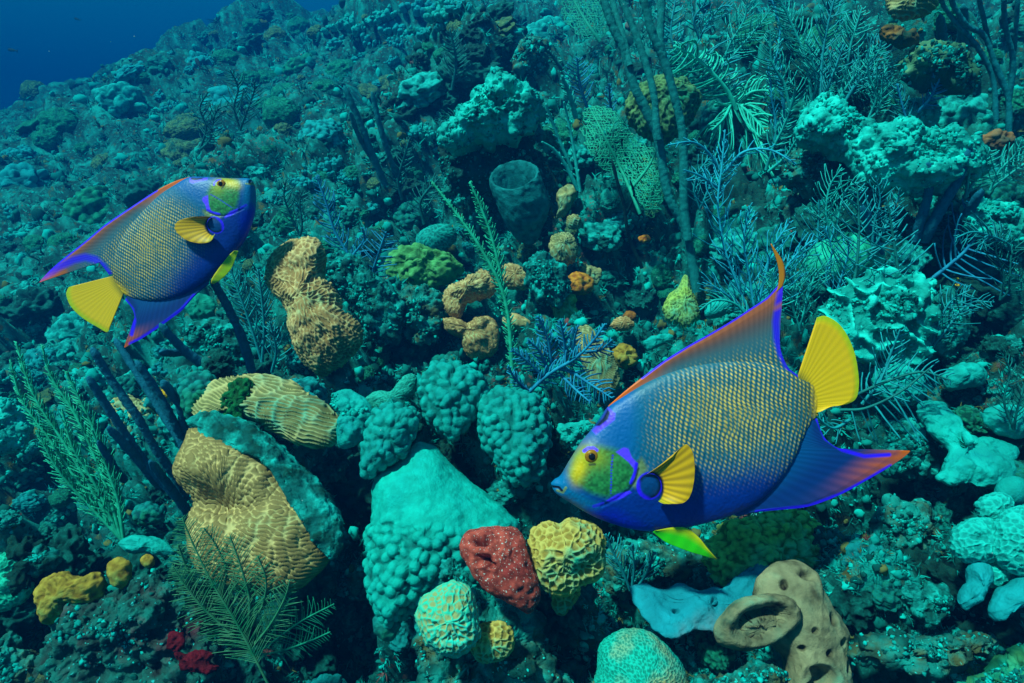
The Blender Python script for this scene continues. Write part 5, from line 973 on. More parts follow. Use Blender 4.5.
blue = [F([(527, 394), (549, 374), (574, 359), (592, 342), (605, 324)], 16, 3.8, 55, br=1.1, r=1.7), F([(549, 374), (540, 352), (528, 340)], 14, 3.6, 50, br=1.1), F([(552, 372), (548, 340), (538, 316)], 14, 3.8, 50, br=1.1), F([(566, 364), (564, 340), (560, 320)], 14, 3.6, 50, br=1.1), F([(574, 360), (574, 342), (578, 326)], 12, 3.6, 50, br=1.0),
        F([(545, 378), (528, 362), (512, 350)], 12, 3.6, 50, br=1.1), F([(566, 368), (590, 384), (612, 398)], 20, 3.8, 60, br=1.1), F([(560, 374), (576, 390), (590, 402)], 14, 3.8, 60, br=1.0), F([(584, 352), (600, 350), (612, 340)], 12, 3.6, 50, br=1.0), F([(530, 392), (516, 380), (508, 366)], 10, 3.6, 50, br=1.0)]
plume('sea_bush', blue, S_BLUE, 'bushy bright blue soft coral left of the large angelfish head', Z=1.12)
grn = dict(br=.8, wig=.5, curve=.3)
plume('sea_plume', [F([(513, 398), (511, 350), (507, 310), (498, 280), (478, 244), (456, 213), (432, 182)], 9, 1.9, 48, r=1.8, **grn), F([(506, 306), (500, 272), (492, 238), (482, 210), (470, 182)], 12, 1.9, 42, r=1.5, **grn)], S_GRN, 'narrow green forked sea plume rising left of the vase sponge', Z=1.35)
plume('sea_plume', [F([(122, 540), (98, 500), (66, 446), (34, 396), (16, 342)], 16, 2.6, 36, **grn), F([(122, 540), (104, 480), (78, 420), (52, 378), (42, 346)], 15, 2.6, 36, **grn), F([(120, 538), (84, 490), (50, 440), (22, 400), (10, 360)], 14, 2.6, 36, **grn),
                     F([(124, 540), (114, 490), (98, 440), (80, 400), (66, 372)], 18, 2.6, 36, **grn), F([(124, 540), (118, 500), (104, 460), (92, 430)], 14, 2.6, 34, **grn), F([(120, 538), (84, 500), (58, 470), (36, 430)], 16, 2.6, 34, **grn), F([(120, 538), (96, 486), (74, 450), (62, 410)], 14, 2.6, 34, **grn)],
      S_GRN, 'tall bushy green sea plume leaning left at the left side', Z=1.08)
plume('sea_plume', [F([(262, 362), (252, 330), (240, 296), (228, 262)], 26, 4.2, 45, br=.8), F([(262, 362), (264, 330), (262, 300), (258, 270)], 22, 4.2, 45, br=.8), F([(272, 372), (276, 350), (270, 322)], 18, 4.2, 45, br=.8)], S_TEAL, 'pale blue feathery bush between the far angelfish and the maze coral')
lace = dict(curve=-.25, br=.45, r=1.0, wig=.12, depth=.08, droop=0)
plume('lace_sea_fan', [F([(268, 684), (254, 656), (236, 622), (214, 586), (196, 550), (182, 518)], 42, 2.1, 52, **lace), F([(254, 656), (222, 626), (196, 600), (172, 566)], 28, 2.1, 55, **lace), F([(246, 640), (250, 604), (242, 570), (230, 536)], 30, 2.1, 48, **lace), F([(250, 648), (268, 628), (284, 600), (290, 580)], 24, 2.7, 50, **lace), F([(232, 616), (208, 600), (188, 570), (178, 545)], 24, 2.6, 50, **lace), F([(222, 600), (226, 570), (216, 545), (204, 528)], 24, 2.6, 50, **lace), F([(246, 636), (262, 606), (266, 580), (258, 556)], 22, 2.6, 50, **lace)],
      softm('lace_fan', (.03, .15, .07), (.07, .25, .13)), 'lace like olive green sea fan in front of the large plate coral', Z=.84)
plume('lace_sea_fan', [F([(246, 662), (270, 644), (300, 622), (334, 604)], 26, 3.4, 55, **lace), F([(256, 656), (284, 650), (312, 640), (330, 632)], 20, 3.4, 55, **lace), F([(262, 648), (278, 624), (290, 598)], 18, 3.4, 55, **lace)], softm('lace_fan_2', (.02, .17, .10), (.05, .28, .17)), 'smaller green lace sea fan spreading right, below the plate coral', Z=.88)
plume('sea_plume', [F([(630, 590), (622, 570), (612, 550), (606, 534)], 22, 3.8, 40, br=.8), F([(632, 590), (634, 566), (632, 545)], 18, 4.2, 35, br=.8), F([(636, 590), (648, 570), (654, 552)], 16, 4.6, 35, br=.8)], S_TEAL, 'thin blue plume hanging under the chin of the large angelfish', Z=.98)
for px, bl, m, lab in (([(402, 200), (398, 180), (404, 158), (410, 138)], 18, S_DULL, 'dim fan shaped plume above the brain coral, left one'), ([(424, 224), (420, 204), (428, 190), (440, 178)], 20, S_DULL, 'dim fan shaped plume directly left of the forked green plume'),
                       ([(452, 90), (456, 60), (450, 30)], 22, S_DULL, 'faint plume in the dark hollow near the top, left of the pale boulder'), ([(588, 110), (580, 84), (577, 58)], 20, S_BLUE, 'small blue plume above the green mesh sea fan'),
                       ([(612, 116), (610, 100), (609, 84)], 9, S_BLUE, 'tiny blue comb shaped plume between the mesh fan and the tall rods'), ([(562, 70), (548, 50)], 6, S_DULL, 'faint stubby plume beside the top mesh fan')):
    plume('sea_plume', [F(px, bl, 3.6, 55, br=.8)], m, lab)
plume('branching_coral', [F([(578, 190), (566, 166), (554, 150), (542, 142)], 6, 8, 40, br=1.3, r=1.8), F([(580, 192), (574, 150), (568, 120), (564, 102)], 6, 8, 40, br=1.3, r=1.5), F([(572, 170), (556, 132), (546, 104)], 6, 8, 40, br=1.3, r=1.6), F([(576, 118), (570, 96), (562, 76)], 8, 3, 40, br=1.2, r=2.2)], S_PALE, 'cream tipped branching soft coral left of the green mesh fan')
plume('sea_plume', [F([(150, 684), (142, 664), (132, 648)], 8, 5, 40), F([(152, 684), (150, 662), (154, 640)], 8, 5, 40)], S_WHT, 'tiny pale blue sprig on the pink crusted rock')

# the thicket of fine feathers on the right and at the top right
fine = dict(br=.62, wig=.55, r=1.0, depth=1.2)
for (pth, bl, sp, ang, m, lab) in [
 ([(700, 210), (694, 190), (700, 170), (712, 156)], 24, 4.5, 42, S_TEAL, 'fine teal plume just right of the lower trunk of the tall rods'),
 ([(832, 240), (826, 214), (830, 186), (842, 168)], 30, 4.6, 46, S_PALE, 'fine pale plume leaning over the round grey green coral ball'),
 ([(872, 250), (874, 224), (880, 200), (876, 176)], 28, 4.8, 46, S_TEAL, 'fine teal plume standing between the pale ledge and the lime coral'),
 ([(800, 330), (792, 300), (800, 270), (812, 250)], 34, 5.0, 40, S_PALE, 'fine pale plume rising just above the yellow tail'),
 ([(876, 360), (884, 330), (878, 300), (884, 270)], 34, 5.4, 46, S_PALE, 'fine pale plume crossing the folded pale coral'),
 ([(930, 350), (940, 320), (952, 300), (970, 290)], 32, 5.2, 50, S_TEAL, 'fine teal plume bending right over the crusted rock column'),
 ([(1000, 300), (1004, 276), (996, 250), (1004, 226)], 26, 4.8, 46, S_DULL, 'dim plume near the right edge below the pale rock lobe'),
 ([(990, 190), (1000, 170), (1014, 156), (1022, 140)], 24, 4.0, 50, S_PALE, 'fine pale plume at the right edge beside the rusty sponge patch'),
 ([(720, 70), (730, 44), (744, 20), (748, -4)], 26, 4.2, 46, S_PALE, 'pale feather cut by the top edge, straight above the drooping plume'),
 ([(700, 40), (694, 20), (704, 4), (708, -6)], 22, 4.2, 46, S_TEAL, 'teal feather cut by the top edge just right of the tall rods'),
 ([(868, 120), (876, 96), (868, 70), (874, 46)], 26, 4.0, 46, S_PALE, 'pale feather standing left of the yellow green crusted rock'),
 ([(800, 120), (812, 100), (830, 88), (852, 84)], 26, 3.6, 52, S_PALE, 'pale feather bending right above the bulging pale rock'),
 ([(1010, 250), (990, 236), (972, 232), (956, 238)], 26, 4.6, 50, S_TEAL, 'teal feather growing leftwards below the pale rock lobe'),
 ([(836, 300), (826, 276), (832, 250), (824, 226)], 30, 5.4, 44, S_WHT, 'bluish feather in front of the left side of the lime coral'),
 ([(470, 150), (462, 128), (452, 118), (440, 116)], 18, 3.6, 50, S_DULL, 'dim feather against the dark face under the large pale boulder'),
 ([(300, 236), (290, 214), (284, 196), (286, 180)], 18, 3.4, 50, S_DULL, 'dim feather above the maze coral beside the far angelfish'),
 ([(240, 130), (234, 108), (238, 88), (230, 70)], 22, 3.4, 50, S_DULL, 'dim bushy feather on the far slope above the far angelfish'),
 ([(200, 150), (206, 128), (200, 108), (208, 92)], 18, 3.4, 50, S_DULL, 'dim feather on the far slope, left of the bushy one'),
 ([(1014, 430), (1004, 400), (1010, 372), (1000, 350)], 22, 4.8, 46, S_DULL, 'dim feather at the right edge above the wavy pale coral lobe')]:
    plume('sea_plume', [F(pth, bl, sp, ang, curve=.5, **fine), F([pth[0], ((pth[0][0] + pth[1][0]) / 2 + 7, (pth[0][1] + pth[1][1]) / 2), (pth[2][0] + 16, pth[2][1] + 4), (pth[3][0] + 24, pth[3][1] + 12)], bl * .8, sp, ang, curve=.4, **fine)], m, lab)
# ------------------------------------------------------------------ the many coral heads of the slope
def star_mesh(seed, pat, cell, amp, flat=.75, lump=.25, n=(120, 64), ped=0.0):
    nt_, nr_ = n; th = np.linspace(0, 2 * np.pi, nt_, endpoint=False); ph = np.linspace(0.001, np.pi * .80, nr_)
    st, ct = np.sin(ph)[:, None], np.cos(ph)[:, None]
    D = np.stack([st * np.cos(th), st * np.sin(th), ct + 0 * th], -1).reshape(-1, 3)
    r = 1 + lump * 1.6 * fbm(D * 1.3 + seed * 3.1, 3, seed); V = D * r[:, None] * np.array([1, 1, flat])
    i = np.arange(nr_ - 1)[:, None] * nt_; j = np.arange(nt_)[None]; F = np.stack([i + j, i + nt_ + j, i + nt_ + (j + 1) % nt_, i + (j + 1) % nt_], -1).reshape(-1, 4)
    N = D; h, mk = PATS[pat](V, seed, cell, amp); V = V + N * h[:, None]
    h2 = fbm(V / .12, 3, seed + 5); V = V + N * (h2 * .03)[:, None]
    return mesh('coral_head', V, F, {'pat': np.stack([mk, mk, mk], -1)})
def finger_mesh(seed, n=26, thick=.16, spread=.9):
    rn = random.Random(seed); mb = MB()
    for k in range(n):
        a = rn.uniform(0, 6.283); rr = spread * math.sqrt(rn.random()); b = np.array([rr * math.cos(a), rr * math.sin(a), -.2])
        out = np.array([b[0] * .5, b[1] * .5, 1.0]); out /= np.linalg.norm(out); l = rn.uniform(.45, .8) * (1.15 - .5 * rr); t = thick * rn.uniform(.8, 1.25)
        P = [b + out * l * s + np.array([rn.uniform(-.03, .03) for _ in range(3)]) for s in (0, .3, .6, .85, .95, 1.0)]
        P = spline(P, 14); rad = np.concatenate([np.linspace(t * .8, t * 1.05, 9), t * np.array([1.0, .9, .72, .48, .2])]); mb.tube(P, rad, 10, A=(.9, .5, .5))
        if rn.random() < .55:
            q = P[6]; o2 = out + np.array([rn.uniform(-1, 1), rn.uniform(-1, 1), .1]) * .8; o2 /= np.linalg.norm(o2); P2 = np.array([q + o2 * l * .5 * s for s in np.linspace(0, 1, 8)]); mb.tube(P2, t * np.array([.8, .9, .95, .95, .9, .75, .5, .2]), 8, A=(.9, .5, .5))
    V = np.concatenate(mb.V); N = V * 0; h = .02 * fbm(V / .15, 2, seed); V = V * (1 + h)[:, None]
    return mesh('finger_clump', V, [np.concatenate(mb.F4), np.concatenate(mb.F3)], {'pat': np.concatenate(mb.A)})
def plate_mesh(seed):
    rn = random.Random(seed); nt_, nr_ = 90, 22; V = []; F = []; base = 0
    for L_ in range(3):
        c = np.array([rn.uniform(-.35, .35), rn.uniform(-.35, .35), .1 + .25 * L_]); R0 = rn.uniform(.5, .85)
        th = np.linspace(0, 2 * np.pi, nt_, endpoint=False); prof = np.concatenate([np.linspace(.02, 1, nr_), [1.01, .98], np.linspace(.8, .15, 6)]); zz = np.concatenate([.10 - .05 * np.linspace(0, 1, nr_) ** 2, [.0, -.05], np.linspace(-.10, -.35, 6)])
        rr = prof[:, None] * R0 * (1 + .18 * np.sin(th * 3 + seed) + .10 * np.sin(th * 7 + L_)); X = c[0] + rr * np.cos(th); Y = c[1] + rr * np.sin(th); Z_ = c[2] + zz[:, None] + .05 * np.sin(th * 5 + L_) * prof[:, None] + .012 * np.cos(prof[:, None] * 60)
        V.append(np.stack([X, Y, Z_], -1).reshape(-1, 3)); m = len(prof); i = np.arange(m - 1)[:, None] * nt_; j = np.arange(nt_)[None]
        F.append(np.stack([i + j, i + nt_ + j, i + nt_ + (j + 1) % nt_, i + (j + 1) % nt_], -1).reshape(-1, 4) + base); base += m * nt_
    V = np.concatenate(V); return mesh('plate_stack', V, np.concatenate(F), {'pat': np.clip(.5 + .5 * fbm(V / .2, 3, seed), 0, 1)})
FARG = coral_mat('far_green_coral', (.01, .08, .06), (.06, .30, .18), alt=(.02, .16, .14), alt_scale=4, bump=1, bscale=60)
FARB = coral_mat('far_blue_coral', (.01, .12, .14), (.04, .36, .38), bump=1, bscale=60)
FARO = coral_mat('far_ochre_coral', (.02, .06, .03), (.16, .28, .12), alt=(.03, .14, .12), alt_scale=4, bump=1, bscale=60)
FARW = coral_mat('far_pale_coral', (.02, .20, .20), (.07, .50, .46), alt=(.02, .20, .2), alt_scale=5, bump=1, bscale=60)
ROCKM = coral_mat('far_rock', (.005, .022, .024), (.025, .11, .10), alt=(.04, .22, .19), alt_scale=7, alt_amt=.45, bump=1, bscale=50)
KINDS = {
 'knob': ('knobby_coral', 'knobby', [star_mesh(s, 'knob', .26, .13) for s in (1, 2, 3)], [AQD, FARB, FARG]),
 'mound': ('mound_coral', 'mounded', [star_mesh(s, 'cells', .10, .025, .8, .22) for s in (4, 5, 6)], [FARO, FARG, FARG]),
 'lump': ('lumpy_coral', 'lumpy', [star_mesh(s, 'knob', .5, .26, .7, .3) for s in (7, 8, 9)], [FARW, FARB, AQD]),
 'rock': ('reef_rock', 'rough rock', [star_mesh(s, 'fuzz', .30, .35, .65, .4) for s in (10, 11, 12, 13)], [ROCKM, DARKR, ROCKM]),
 'finger': ('finger_coral', 'finger coral', [finger_mesh(s) for s in (1, 2, 3)], [FARW, FARB, BLF]),
 'plate': ('plate_coral', 'plate', [plate_mesh(s) for s in (1, 2, 3)], [FARG, FARO, AQD]),
}
MESHC = {}
LAND = [(160, 260, 'far angelfish'), (700, 420, 'large angelfish'), (518, 200, 'vase sponge'), (300, 300, 'maze coral'), (650, 60, 'tall dark rods'), (745, 90, 'pale drooping plume'), (900, 150, 'pale rock ledge'), (1000, 60, 'corner rods'), (250, 480, 'ochre plate corals'),
        (140, 420, 'dark purple rods'), (60, 430, 'tall bushy green plume'), (430, 540, 'large turquoise mound'), (400, 20, 'top finger corals'), (500, 110, 'large pale boulder'), (345, 240, 'blue sea plumes'), (430, 265, 'moss green mound'), (560, 360, 'blue sea bush'), (380, 140, 'dim grey rods'),
        (40, 90, 'far left hump'), (200, 60, 'distant reef crest'), (80, 170, 'upper left slope'), (900, 300, 'folded pale coral'), (940, 450, 'right side sheet coral'), (980, 545, 'pitted star coral'), (790, 620, 'beige tube sponge'), (70, 595, 'mustard coral'), (620, 170, 'green mesh fan'), (610, 250, 'small rusty hollow'), (300, 130, 'shaded middle slope')]
REC = []
rs = random.Random(77)
def put(kind, px, py, size, mi=None, vi=None, sink=.25, Z=None, lean=.5):
    name, adj, ms, mats = KINDS[kind]; vi = rs.randrange(len(ms)) if vi is None else vi; mi = rs.randrange(len(mats)) if mi is None else mi
    Z0 = hitZ(px, py, None) if Z is None else Z
    if Z0 is None or Z0 > 13: return None
    p = at(px, py, Z0); u = Z0 / FOC; s = size * u / 2
    key = (kind, vi, mi)
    if key not in MESHC:
        me = ms[vi].copy(); me.materials.clear(); me.materials.append(mats[mi]); MESHC[key] = me
    ax = nrmW * (1 - lean) + np.array([0, 0, 1.]) * lean + np.array([rs.uniform(-.3, .3), rs.uniform(-.5, 0), 0]); ax /= np.linalg.norm(ax)
    q = Vector(ax).to_track_quat('Z', 'Y'); from_q = q.to_matrix() @ __import__('mathutils').Matrix.Rotation(rs.uniform(0, 6.28), 3, 'Z')
    o = bpy.data.objects.new(name, MESHC[key]); COL.objects.link(o); o.location = p - ax * s * sink; o.rotation_euler = from_q.to_euler()
    o.scale = (s * rs.uniform(.85, 1.15), s * rs.uniform(.85, 1.15), s * rs.uniform(.75, 1.1)); REC.append((o, kind, px, py, size, mats[mi])); return o
# finger coral banks seen in the photograph
bank = lambda pts: [put('finger', x + rs.uniform(-2, 2), y + rs.uniform(-2, 2), s, mi=m) for x, y, s, m in pts]
bank([(338, 24, 30, 0), (356, 20, 34, 0), (376, 16, 32, 0), (392, 24, 28, 1), (410, 32, 26, 0), (428, 30, 24, 1), (340, 40, 24, 1), (420, 6, 36, 1), (442, 6, 34, 0), (456, 3, 26, 1), (396, 42, 20, 1), (372, 40, 24, 1), (360, 56, 22, 1), (334, 44, 24, 0), (444, 22, 20, 1), (388, 8, 24, 0),
      (302, 180, 26, 1), (320, 174, 24, 1), (340, 178, 28, 0), (350, 190, 22, 0), (285, 192, 22, 1), (330, 160, 26, 1), (352, 176, 22, 1), (314, 164, 24, 1), (420, 124, 26, 0), (430, 132, 28, 0), (440, 122, 20, 1), (412, 132, 20, 1),
      (14, 212, 26, 1), (24, 228, 30, 0), (36, 222, 20, 1), (6, 240, 26, 1), (440, 262, 14, 2), (452, 244, 16, 2), (468, 246, 14, 2), (478, 350, 10, 2), (20, 180, 20, 1), (390, 60, 18, 1), (296, 206, 20, 1), (274, 200, 20, 1), (168, 108, 20, 1), (178, 102, 16, 1), (215, 138, 16, 0), (222, 130, 14, 1)])
for x, y, s, k, m in [(275, 36, 26, 'mound', 0), (298, 26, 24, 'mound', 1), (316, 30, 20, 'mound', 0), (365, 92, 28, 'mound', 0), (388, 84, 30, 'mound', 0), (442, 53, 16, 'mound', 1), (284, 90, 30, 'mound', 1), (266, 78, 28, 'mound', 2), (302, 66, 34, 'knob', 2), (324, 90, 30, 'mound', 2), (262, 104, 26, 'mound', 1),
                      (284, 126, 18, 'mound', 0), (82, 149, 20, 'mound', 1), (105, 160, 26, 'mound', 0), (33, 90, 28, 'mound', 0), (185, 124, 38, 'mound', 0), (32, 130, 34, 'plate', 0), (48, 136, 30, 'mound', 1), (20, 154, 30, 'knob', 1), (88, 206, 54, 'knob', 2), (64, 240, 26, 'mound', 2), (250, 76, 24, 'mound', 1), (36, 242, 24, 'mound', 2),
                      (70, 66, 44, 'rock', 0), (30, 76, 30, 'rock', 2), (50, 60, 36, 'lump', 2), (130, 70, 30, 'lump', 1), (160, 64, 26, 'lump', 2), (110, 72, 28, 'rock', 0), (262, 12, 20, 'rock', 0), (200, 60, 26, 'lump', 1), (226, 56, 24, 'mound', 1), (246, 40, 26, 'rock', 0), (250, 24, 22, 'mound', 1),
                      (496, 14, 34, 'rock', 0), (478, 52, 30, 'rock', 1), (505, 30, 34, 'plate', 1), (412, 168, 26, 'mound', 2), (448, 100, 34, 'rock', 0), (470, 30, 26, 'rock', 1), (270, 232, 34, 'knob', 0), (288, 216, 30, 'knob', 2), (255, 215, 26, 'rock', 0)]:
    put(k, x, y, s, mi=m)
# pale knobs and fingers crowding the right side and the middle
for (x0, y0, x1, y1, n_) in ((770, 190, 1020, 300, 26), (930, 330, 1020, 500, 16), (700, 230, 800, 330, 12), (880, 480, 1000, 640, 14), (440, 150, 640, 240, 16), (0, 300, 140, 400, 12), (780, 110, 1020, 200, 10), (0, 430, 60, 560, 8)):
    for _ in range(n_): put(rs.choice(['lump', 'lump', 'knob', 'finger', 'finger', 'rock']), rs.uniform(x0, x1), rs.uniform(y0, y1), rs.uniform(13, 30), mi=0, sink=.3)
# larger colonies of the middle and far slope
for k, x, y, s_, m in [('lump', 120, 100, 44, 0), ('mound', 60, 120, 48, 1), ('mound', 180, 150, 52, 0), ('lump', 230, 100, 46, 1), ('rock', 150, 190, 50, 0), ('mound', 280, 110, 40, 2), ('knob', 320, 130, 44, 1), ('lump', 420, 86, 50, 0), ('rock', 400, 110, 46, 1), ('mound', 340, 70, 36, 1),
                      ('lump', 545, 30, 44, 0), ('mound', 560, 130, 44, 2), ('rock', 470, 60, 52, 2), ('lump', 600, 230, 40, 0), ('knob', 410, 210, 40, 0), ('rock', 30, 300, 60, 2), ('lump', 70, 330, 48, 0), ('knob', 40, 360, 40, 1), ('mound', 100, 300, 40, 1), ('rock', 740, 200, 60, 1), ('lump', 740, 240, 44, 0), ('mound', 820, 40, 50, 2),
                      ('lump', 960, 110, 50, 0), ('knob', 1000, 190, 44, 0), ('rock', 980, 280, 64, 1), ('lump', 905, 250, 44, 0), ('mound', 760, 30, 44, 1), ('rock', 690, 150, 50, 0), ('lump', 16, 180, 46, 1), ('rock', 320, 210, 40, 0)]:
    put(k, x, y, s_, mi=m, sink=.3)
busy = [(160, 260, 95), (715, 430, 130), (260, 500, 95), (430, 540, 90), (310, 305, 55), (500, 570, 60), (780, 620, 80), (640, 660, 60), (485, 420, 70), (620, 600, 30)]
def free(x, y):
    if 540 < x < 905 and 300 < y < 545: return False
    return all((x - a) ** 2 + (y - b) ** 2 > (r * .8) ** 2 for a, b, r in busy)
# a loose grid of heads and rocks over the whole slope, smaller far away
pts = []; tries = 0
while len(pts) < 420 and tries < 30000:
    tries += 1; x, y = rs.uniform(-10, 1034), rs.uniform(8, 690)
    Z0 = hitZ(x, y, None)
    if Z0 is None or Z0 > 12 or not free(x, y): continue
    s = min(54, max(12, 58 / Z0 ** .95)) * rs.uniform(.55, 1.25)
    if any((x - a) ** 2 + (y - b) ** 2 < ((s + t) * .33) ** 2 for a, b, t in pts): continue
    pts.append((x, y, s)); z = Z0
    kind = rs.choices(['rock', 'lump', 'mound', 'knob', 'plate', 'finger'], [.28, .19, .20, .18, .06, .09])[0]
    if x < 330 and y < 170: kind = rs.choice(['mound', 'mound', 'lump', 'knob', 'finger'])
    if z < 1.6: kind = rs.choices(['rock', 'knob', 'lump'], [.6, .2, .2])[0]
    put(kind, x, y, s * (1.15 if kind == 'rock' else .9), sink=.35)
TONE = {FARG: 'green', FARB: 'blue green', FARO: 'ochre green', FARW: 'pale', ROCKM: 'mottled', DARKR: 'dark', AQD: 'dull teal', BLF: 'pale blue'}
WHAT = {'knob': 'knobby coral head', 'mound': 'rounded coral head', 'lump': 'lumpy coral head', 'rock': 'crusty reef rock', 'finger': 'stubby finger coral clump', 'plate': 'stacked plate coral'}
ORD = ['', ', second from it', ', third from it', ', fourth from it', ', fifth from it', ', sixth from it', ', seventh from it', ', eighth from it', ', ninth from it', ', tenth from it']
bins = {}
for o, kind, x, y, s, m in REC:
    lx, ly, ln = min(LAND, key=lambda q: (q[0] - x) ** 2 + (q[1] - y) ** 2); dx, dy = x - lx, y - ly
    d = ('right of' if dx > 0 else 'left of') if abs(dx) > abs(dy) else ('below' if dy > 0 else 'above')
    bins.setdefault((kind, m.name, d, ln), []).append((math.hypot(dx, dy), o, m))
for (kind, mn, d, ln), L_ in bins.items():
    L_.sort(key=lambda q: q[0])
    for r_, (dist, o, m) in enumerate(L_):
        tag(o, f"{TONE[m]} {WHAT[kind]} {d} the {ln}" + (ORD[min(r_, 9)] if len(L_) > 1 and r_ > 0 else (', nearest it' if len(L_) > 1 else '')), 'rock' if kind == 'rock' else 'coral',
            {'rock': 'crusty rocks strewn over the slope', 'finger': 'finger corals on the slope'}.get(kind, 'coral heads on the slope'))
# turf algae and rubble that covers the rock: past counting, one object
ICO = None
def turf():
    rn = np.random.RandomState(5); mb = MB(); nv = len(TW); cam_ = np.array([0, 0, CAMH]); TN = vnorm(TW, TF)
    idx = rn.randint(0, nv, 110000); P = TW[idx]; d = P - cam_; Z = d @ FW; x = 512 + (d @ RT) / Z * FOC; y = 341.5 - (d @ UP) / Z * FOC
    ok = (x > -60) & (x < 1084) & (y > 0) & (y < 740) & (Z < 9) & (((TN[idx] * d).sum(1) / np.linalg.norm(d, axis=1)) < -.05); idx = idx[ok]; P = P[ok]; Z = Z[ok]; print('turf', len(P))
    import bmesh
    bm = bmesh.new(); bmesh.ops.create_icosphere(bm, subdivisions=2, radius=1.0); bm.verts.ensure_lookup_table(); IV = np.array([v.co[:] for v in bm.verts]); IF = np.array([[v.index for v in f.verts] for f in bm.faces]); bm.free()
    global ICO; ICO = (IV, IF)
    nA = min(17000, len(P) // 2); A_ = slice(0, nA); p = P[A_]; u = Z[A_] / FOC; N = TN[idx[A_]]
    s = (1.0 + 4.2 * rn.rand(nA) ** 2.4) * u; sh = 1 + .7 * fbm((IV[None] * 1.6 + rn.rand(nA, 1, 3) * 40).reshape(-1, 3), 2, 3).reshape(nA, -1)
    sc3 = .6 + .9 * rn.rand(nA, 1, 3); V = p[:, None] + IV[None] * sh[..., None] * s[:, None, None] * sc3; pat = np.repeat(np.stack([rn.rand(nA) ** 1.3, rn.rand(nA), rn.rand(nA)], -1), len(IV), 0)
    F = (IF[None] + np.arange(nA)[:, None, None] * len(IV)).reshape(-1, 3); mb.add(V.reshape(-1, 3), None, F, pat)
    B_ = slice(nA, nA + 13000); p = P[B_]; nB = len(p); u = Z[B_] / FOC; N = TN[idx[B_]]; K = 9; r = rn.randn(nB, K, 3) * .75 + N[:, None] * 1.1; r /= np.linalg.norm(r, axis=2, keepdims=True)
    L_ = ((2.5 + 6 * rn.rand(nB, K) ** 1.5) * u[:, None])[..., None]; w = np.cross(r, FW + .2 * rn.randn(nB, K, 3)); w /= np.linalg.norm(w, axis=2, keepdims=True); w = w * (.55 * u)[:, None, None]
    bend = rn.randn(nB, K, 3) * .18 * L_; b0 = p[:, None] + rn.randn(nB, K, 3) * (1.2 * u)[:, None, None]; m_ = b0 + r * L_ * .55 + bend * .3; t_ = b0 + r * L_ + bend
    V = np.stack([b0 - w, b0 + w, m_ + w * .8, m_ - w * .8, t_ + w * .3, t_ - w * .3], 2).reshape(-1, 3); base = np.arange(nB * K)[:, None] * 6; F4 = np.concatenate([base + np.array([[0, 1, 2, 3]]), base + np.array([[3, 2, 4, 5]])])
    pat = np.repeat(np.stack([rn.rand(nB) ** 1.2, rn.rand(nB), rn.rand(nB)], -1), K * 6, 0); mb.add(V, F4, None, pat)
    m, n, l, b = nt('turf_and_rubble'); a_ = n.new('ShaderNodeAttribute'); a_.attribute_name = 'pat'; se = n.new('ShaderNodeSeparateColor'); l.new(a_.outputs[0], se.inputs[0])
    c = mixc(n, l, se.outputs[0], (.002, .05, .048), (.008, .46, .42)); c = mixc(n, l, ramp(n, l, se.outputs[1], .93, .95), c, (.12, .13, .04)); c = mixc(n, l, ramp(n, l, se.outputs[2], .99, .995), c, (.2, .06, .06))
    l.new(c, b.inputs['Base Color']); b.inputs['Roughness'].default_value = .9; b.inputs['Specular IOR Level'].default_value = .1
    o = obj('turf_algae', mesh('turf_algae', np.concatenate(mb.V), [np.concatenate(mb.F4), np.concatenate(mb.F3)], {'pat': np.concatenate(mb.A)}), m); o['kind'] = 'stuff'; o['label'] = 'turf algae and coral rubble covering the reef rock'
turf()
def crust(o, n_, size=(.7, 2.0), k=0, pale=False):
    """knobbly growth on the surface of a rock or coral: a part of it"""
    me = o.data; nv = len(me.vertices); V = np.empty(nv * 3, np.float32); me.vertices.foreach_get('co', V); V = V.reshape(-1, 3); N = np.empty(nv * 3, np.float32); me.vertex_normals.foreach_get('vector', N); N = N.reshape(-1, 3)
    rn = np.random.RandomState(nv % 9999 + k); c = np.array(o.location); d = V + c - np.array([0, 0, CAMH]); f = np.where((N * d).sum(1) / np.linalg.norm(d, axis=1) < -.1)[0]
    if len(f) < 10: return
    i = f[rn.randint(0, len(f), n_)]; cl = fbm(V[i] / .03 + 5, 2, 7); i = i[cl > -.05]; n_ = len(i); u = np.linalg.norm(d[i], axis=1) / FOC; s = (size[0] + (size[1] - size[0]) * rn.rand(n_) ** 2.2) * u
    IV, IF = ICO; sh = 1 + .8 * fbm((IV[None] * 1.6 + rn.rand(n_, 1, 3) * 40).reshape(-1, 3), 2, 3).reshape(n_, -1); W = V[i][:, None] + IV[None] * sh[..., None] * s[:, None, None] * (.6 + .9 * rn.rand(n_, 1, 3))
    pat = np.repeat(np.stack([rn.rand(n_) ** (.55 if pale else 1.8), rn.rand(n_) * .93, rn.rand(n_) * .98], -1), len(IV), 0); Fq = (IF[None] + np.arange(n_)[:, None, None] * len(IV)).reshape(-1, 3)
    g = obj('crust_growth', mesh('crust_growth', W.reshape(-1, 3), Fq, {'pat': pat}), bpy.data.materials['turf_and_rubble'], o); g['kind'] = 'stuff'
for o in list(COL.objects):
    if o.type == 'MESH' and o.parent is None and (o.name.split('.')[0] in ('coral_rock', 'pale_rock', 'sea_green_rock', 'folded_coral', 'encrusted_coral')) and len(o.data.vertices) > 1500:
        a_ = max(o.dimensions.x, .02) * max(o.dimensions.z, .02) / (o['_z'] / FOC) ** 2
        crust(o, int(min(700, a_ * .14)), pale=o.name.startswith(('pale', 'folded', 'encrusted')))
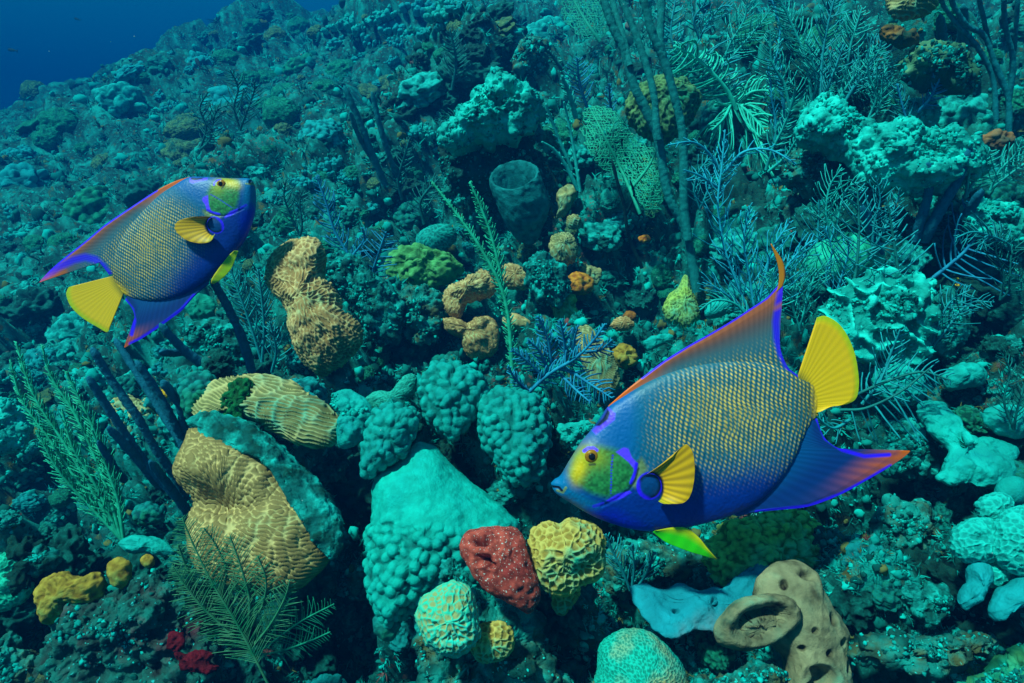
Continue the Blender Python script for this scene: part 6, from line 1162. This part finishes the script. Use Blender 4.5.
def drift():
    rn = np.random.RandomState(12); n_ = 90; Z = rn.uniform(.5, 4, n_); P = at(rn.uniform(-60, 1084, n_), rn.uniform(-20, 560, n_), Z * .6); IV, IF = ICO; s = rn.uniform(.25, .6, n_) * Z * .6 / FOC
    obj_ = obj('drifting_particles', mesh('drifting_particles', (P[:, None] + IV[None] * s[:, None, None]).reshape(-1, 3), (IF[None] + np.arange(n_)[:, None, None] * len(IV)).reshape(-1, 3)), plain_mat('marine_snow', (.3, .5, .5), (.4, .6, .6))); obj_['kind'] = 'stuff'; obj_['label'] = 'tiny pale particles drifting in the water'
drift()
# small far fish
def tiny_fish(px, py, Z, ln_, ang, label, m):
    mb = MB(); u = Z / FOC; c = at(px, py, Z); a = R(ang); d = RT * math.cos(a) + UP * math.sin(a); up = np.cross(d, FW); up /= np.linalg.norm(up); w = np.cross(d, up)
    n = 26; t = np.linspace(0, 1, n); h = .30 * np.sin(np.pi * t ** .7) ** .8 * ln_ * u * .55 + .02 * ln_ * u; k = 14; th = np.arange(k) / k * 6.283
    V = (c + d * ((.5 - t) * ln_ * u)[:, None])[:, None] + h[:, None, None] * (np.cos(th)[None, :, None] * up + .4 * np.sin(th)[None, :, None] * w); i = np.arange(n - 1)[:, None] * k; j = np.arange(k)[None]
    mb.add(V.reshape(-1, 3), np.stack([i + j, i + k + j, i + k + (j + 1) % k, i + (j + 1) % k], -1).reshape(-1, 4), A=np.full((n * k, 3), .5))
    root = empty('small_fish', c, label, 'fish'); V0 = mb.V[0] - c; obj('body', mesh('small_fish_body', V0, mb.F4[0], {'pat': mb.A[0]}), m, root)
    T = np.array([[-.46, .02], [-.66, .20], [-.60, 0], [-.66, -.20], [-.46, -.02]]) * ln_ * u; P = np.array([d * x + up * y for x, y in T]); W = np.concatenate([P + w * .02 * ln_ * u, P - w * .02 * ln_ * u])
    obj('tail_fin', mesh('small_fish_tail', W, [np.array([[0, 1, 2], [0, 2, 4], [2, 3, 4], [5, 7, 6], [5, 9, 7], [7, 9, 8]])] + [np.array([[q, q + 5, (q + 1) % 5 + 5, (q + 1) % 5] for q in range(5)])]), m, root)
SF = plain_mat('small_fish_skin', (.01, .02, .04), (.02, .05, .07), 40)
tiny_fish(198, 63, 4.5, 11, 115, 'small dark fish swimming down over the distant reef crest', SF)
tiny_fish(12, 50, 7, 9, 170, 'tiny dark fish in the open blue water at the left edge', SF)
tiny_fish(77, 19, 8, 6, 160, 'tiny faint fish high in the open blue water', SF)
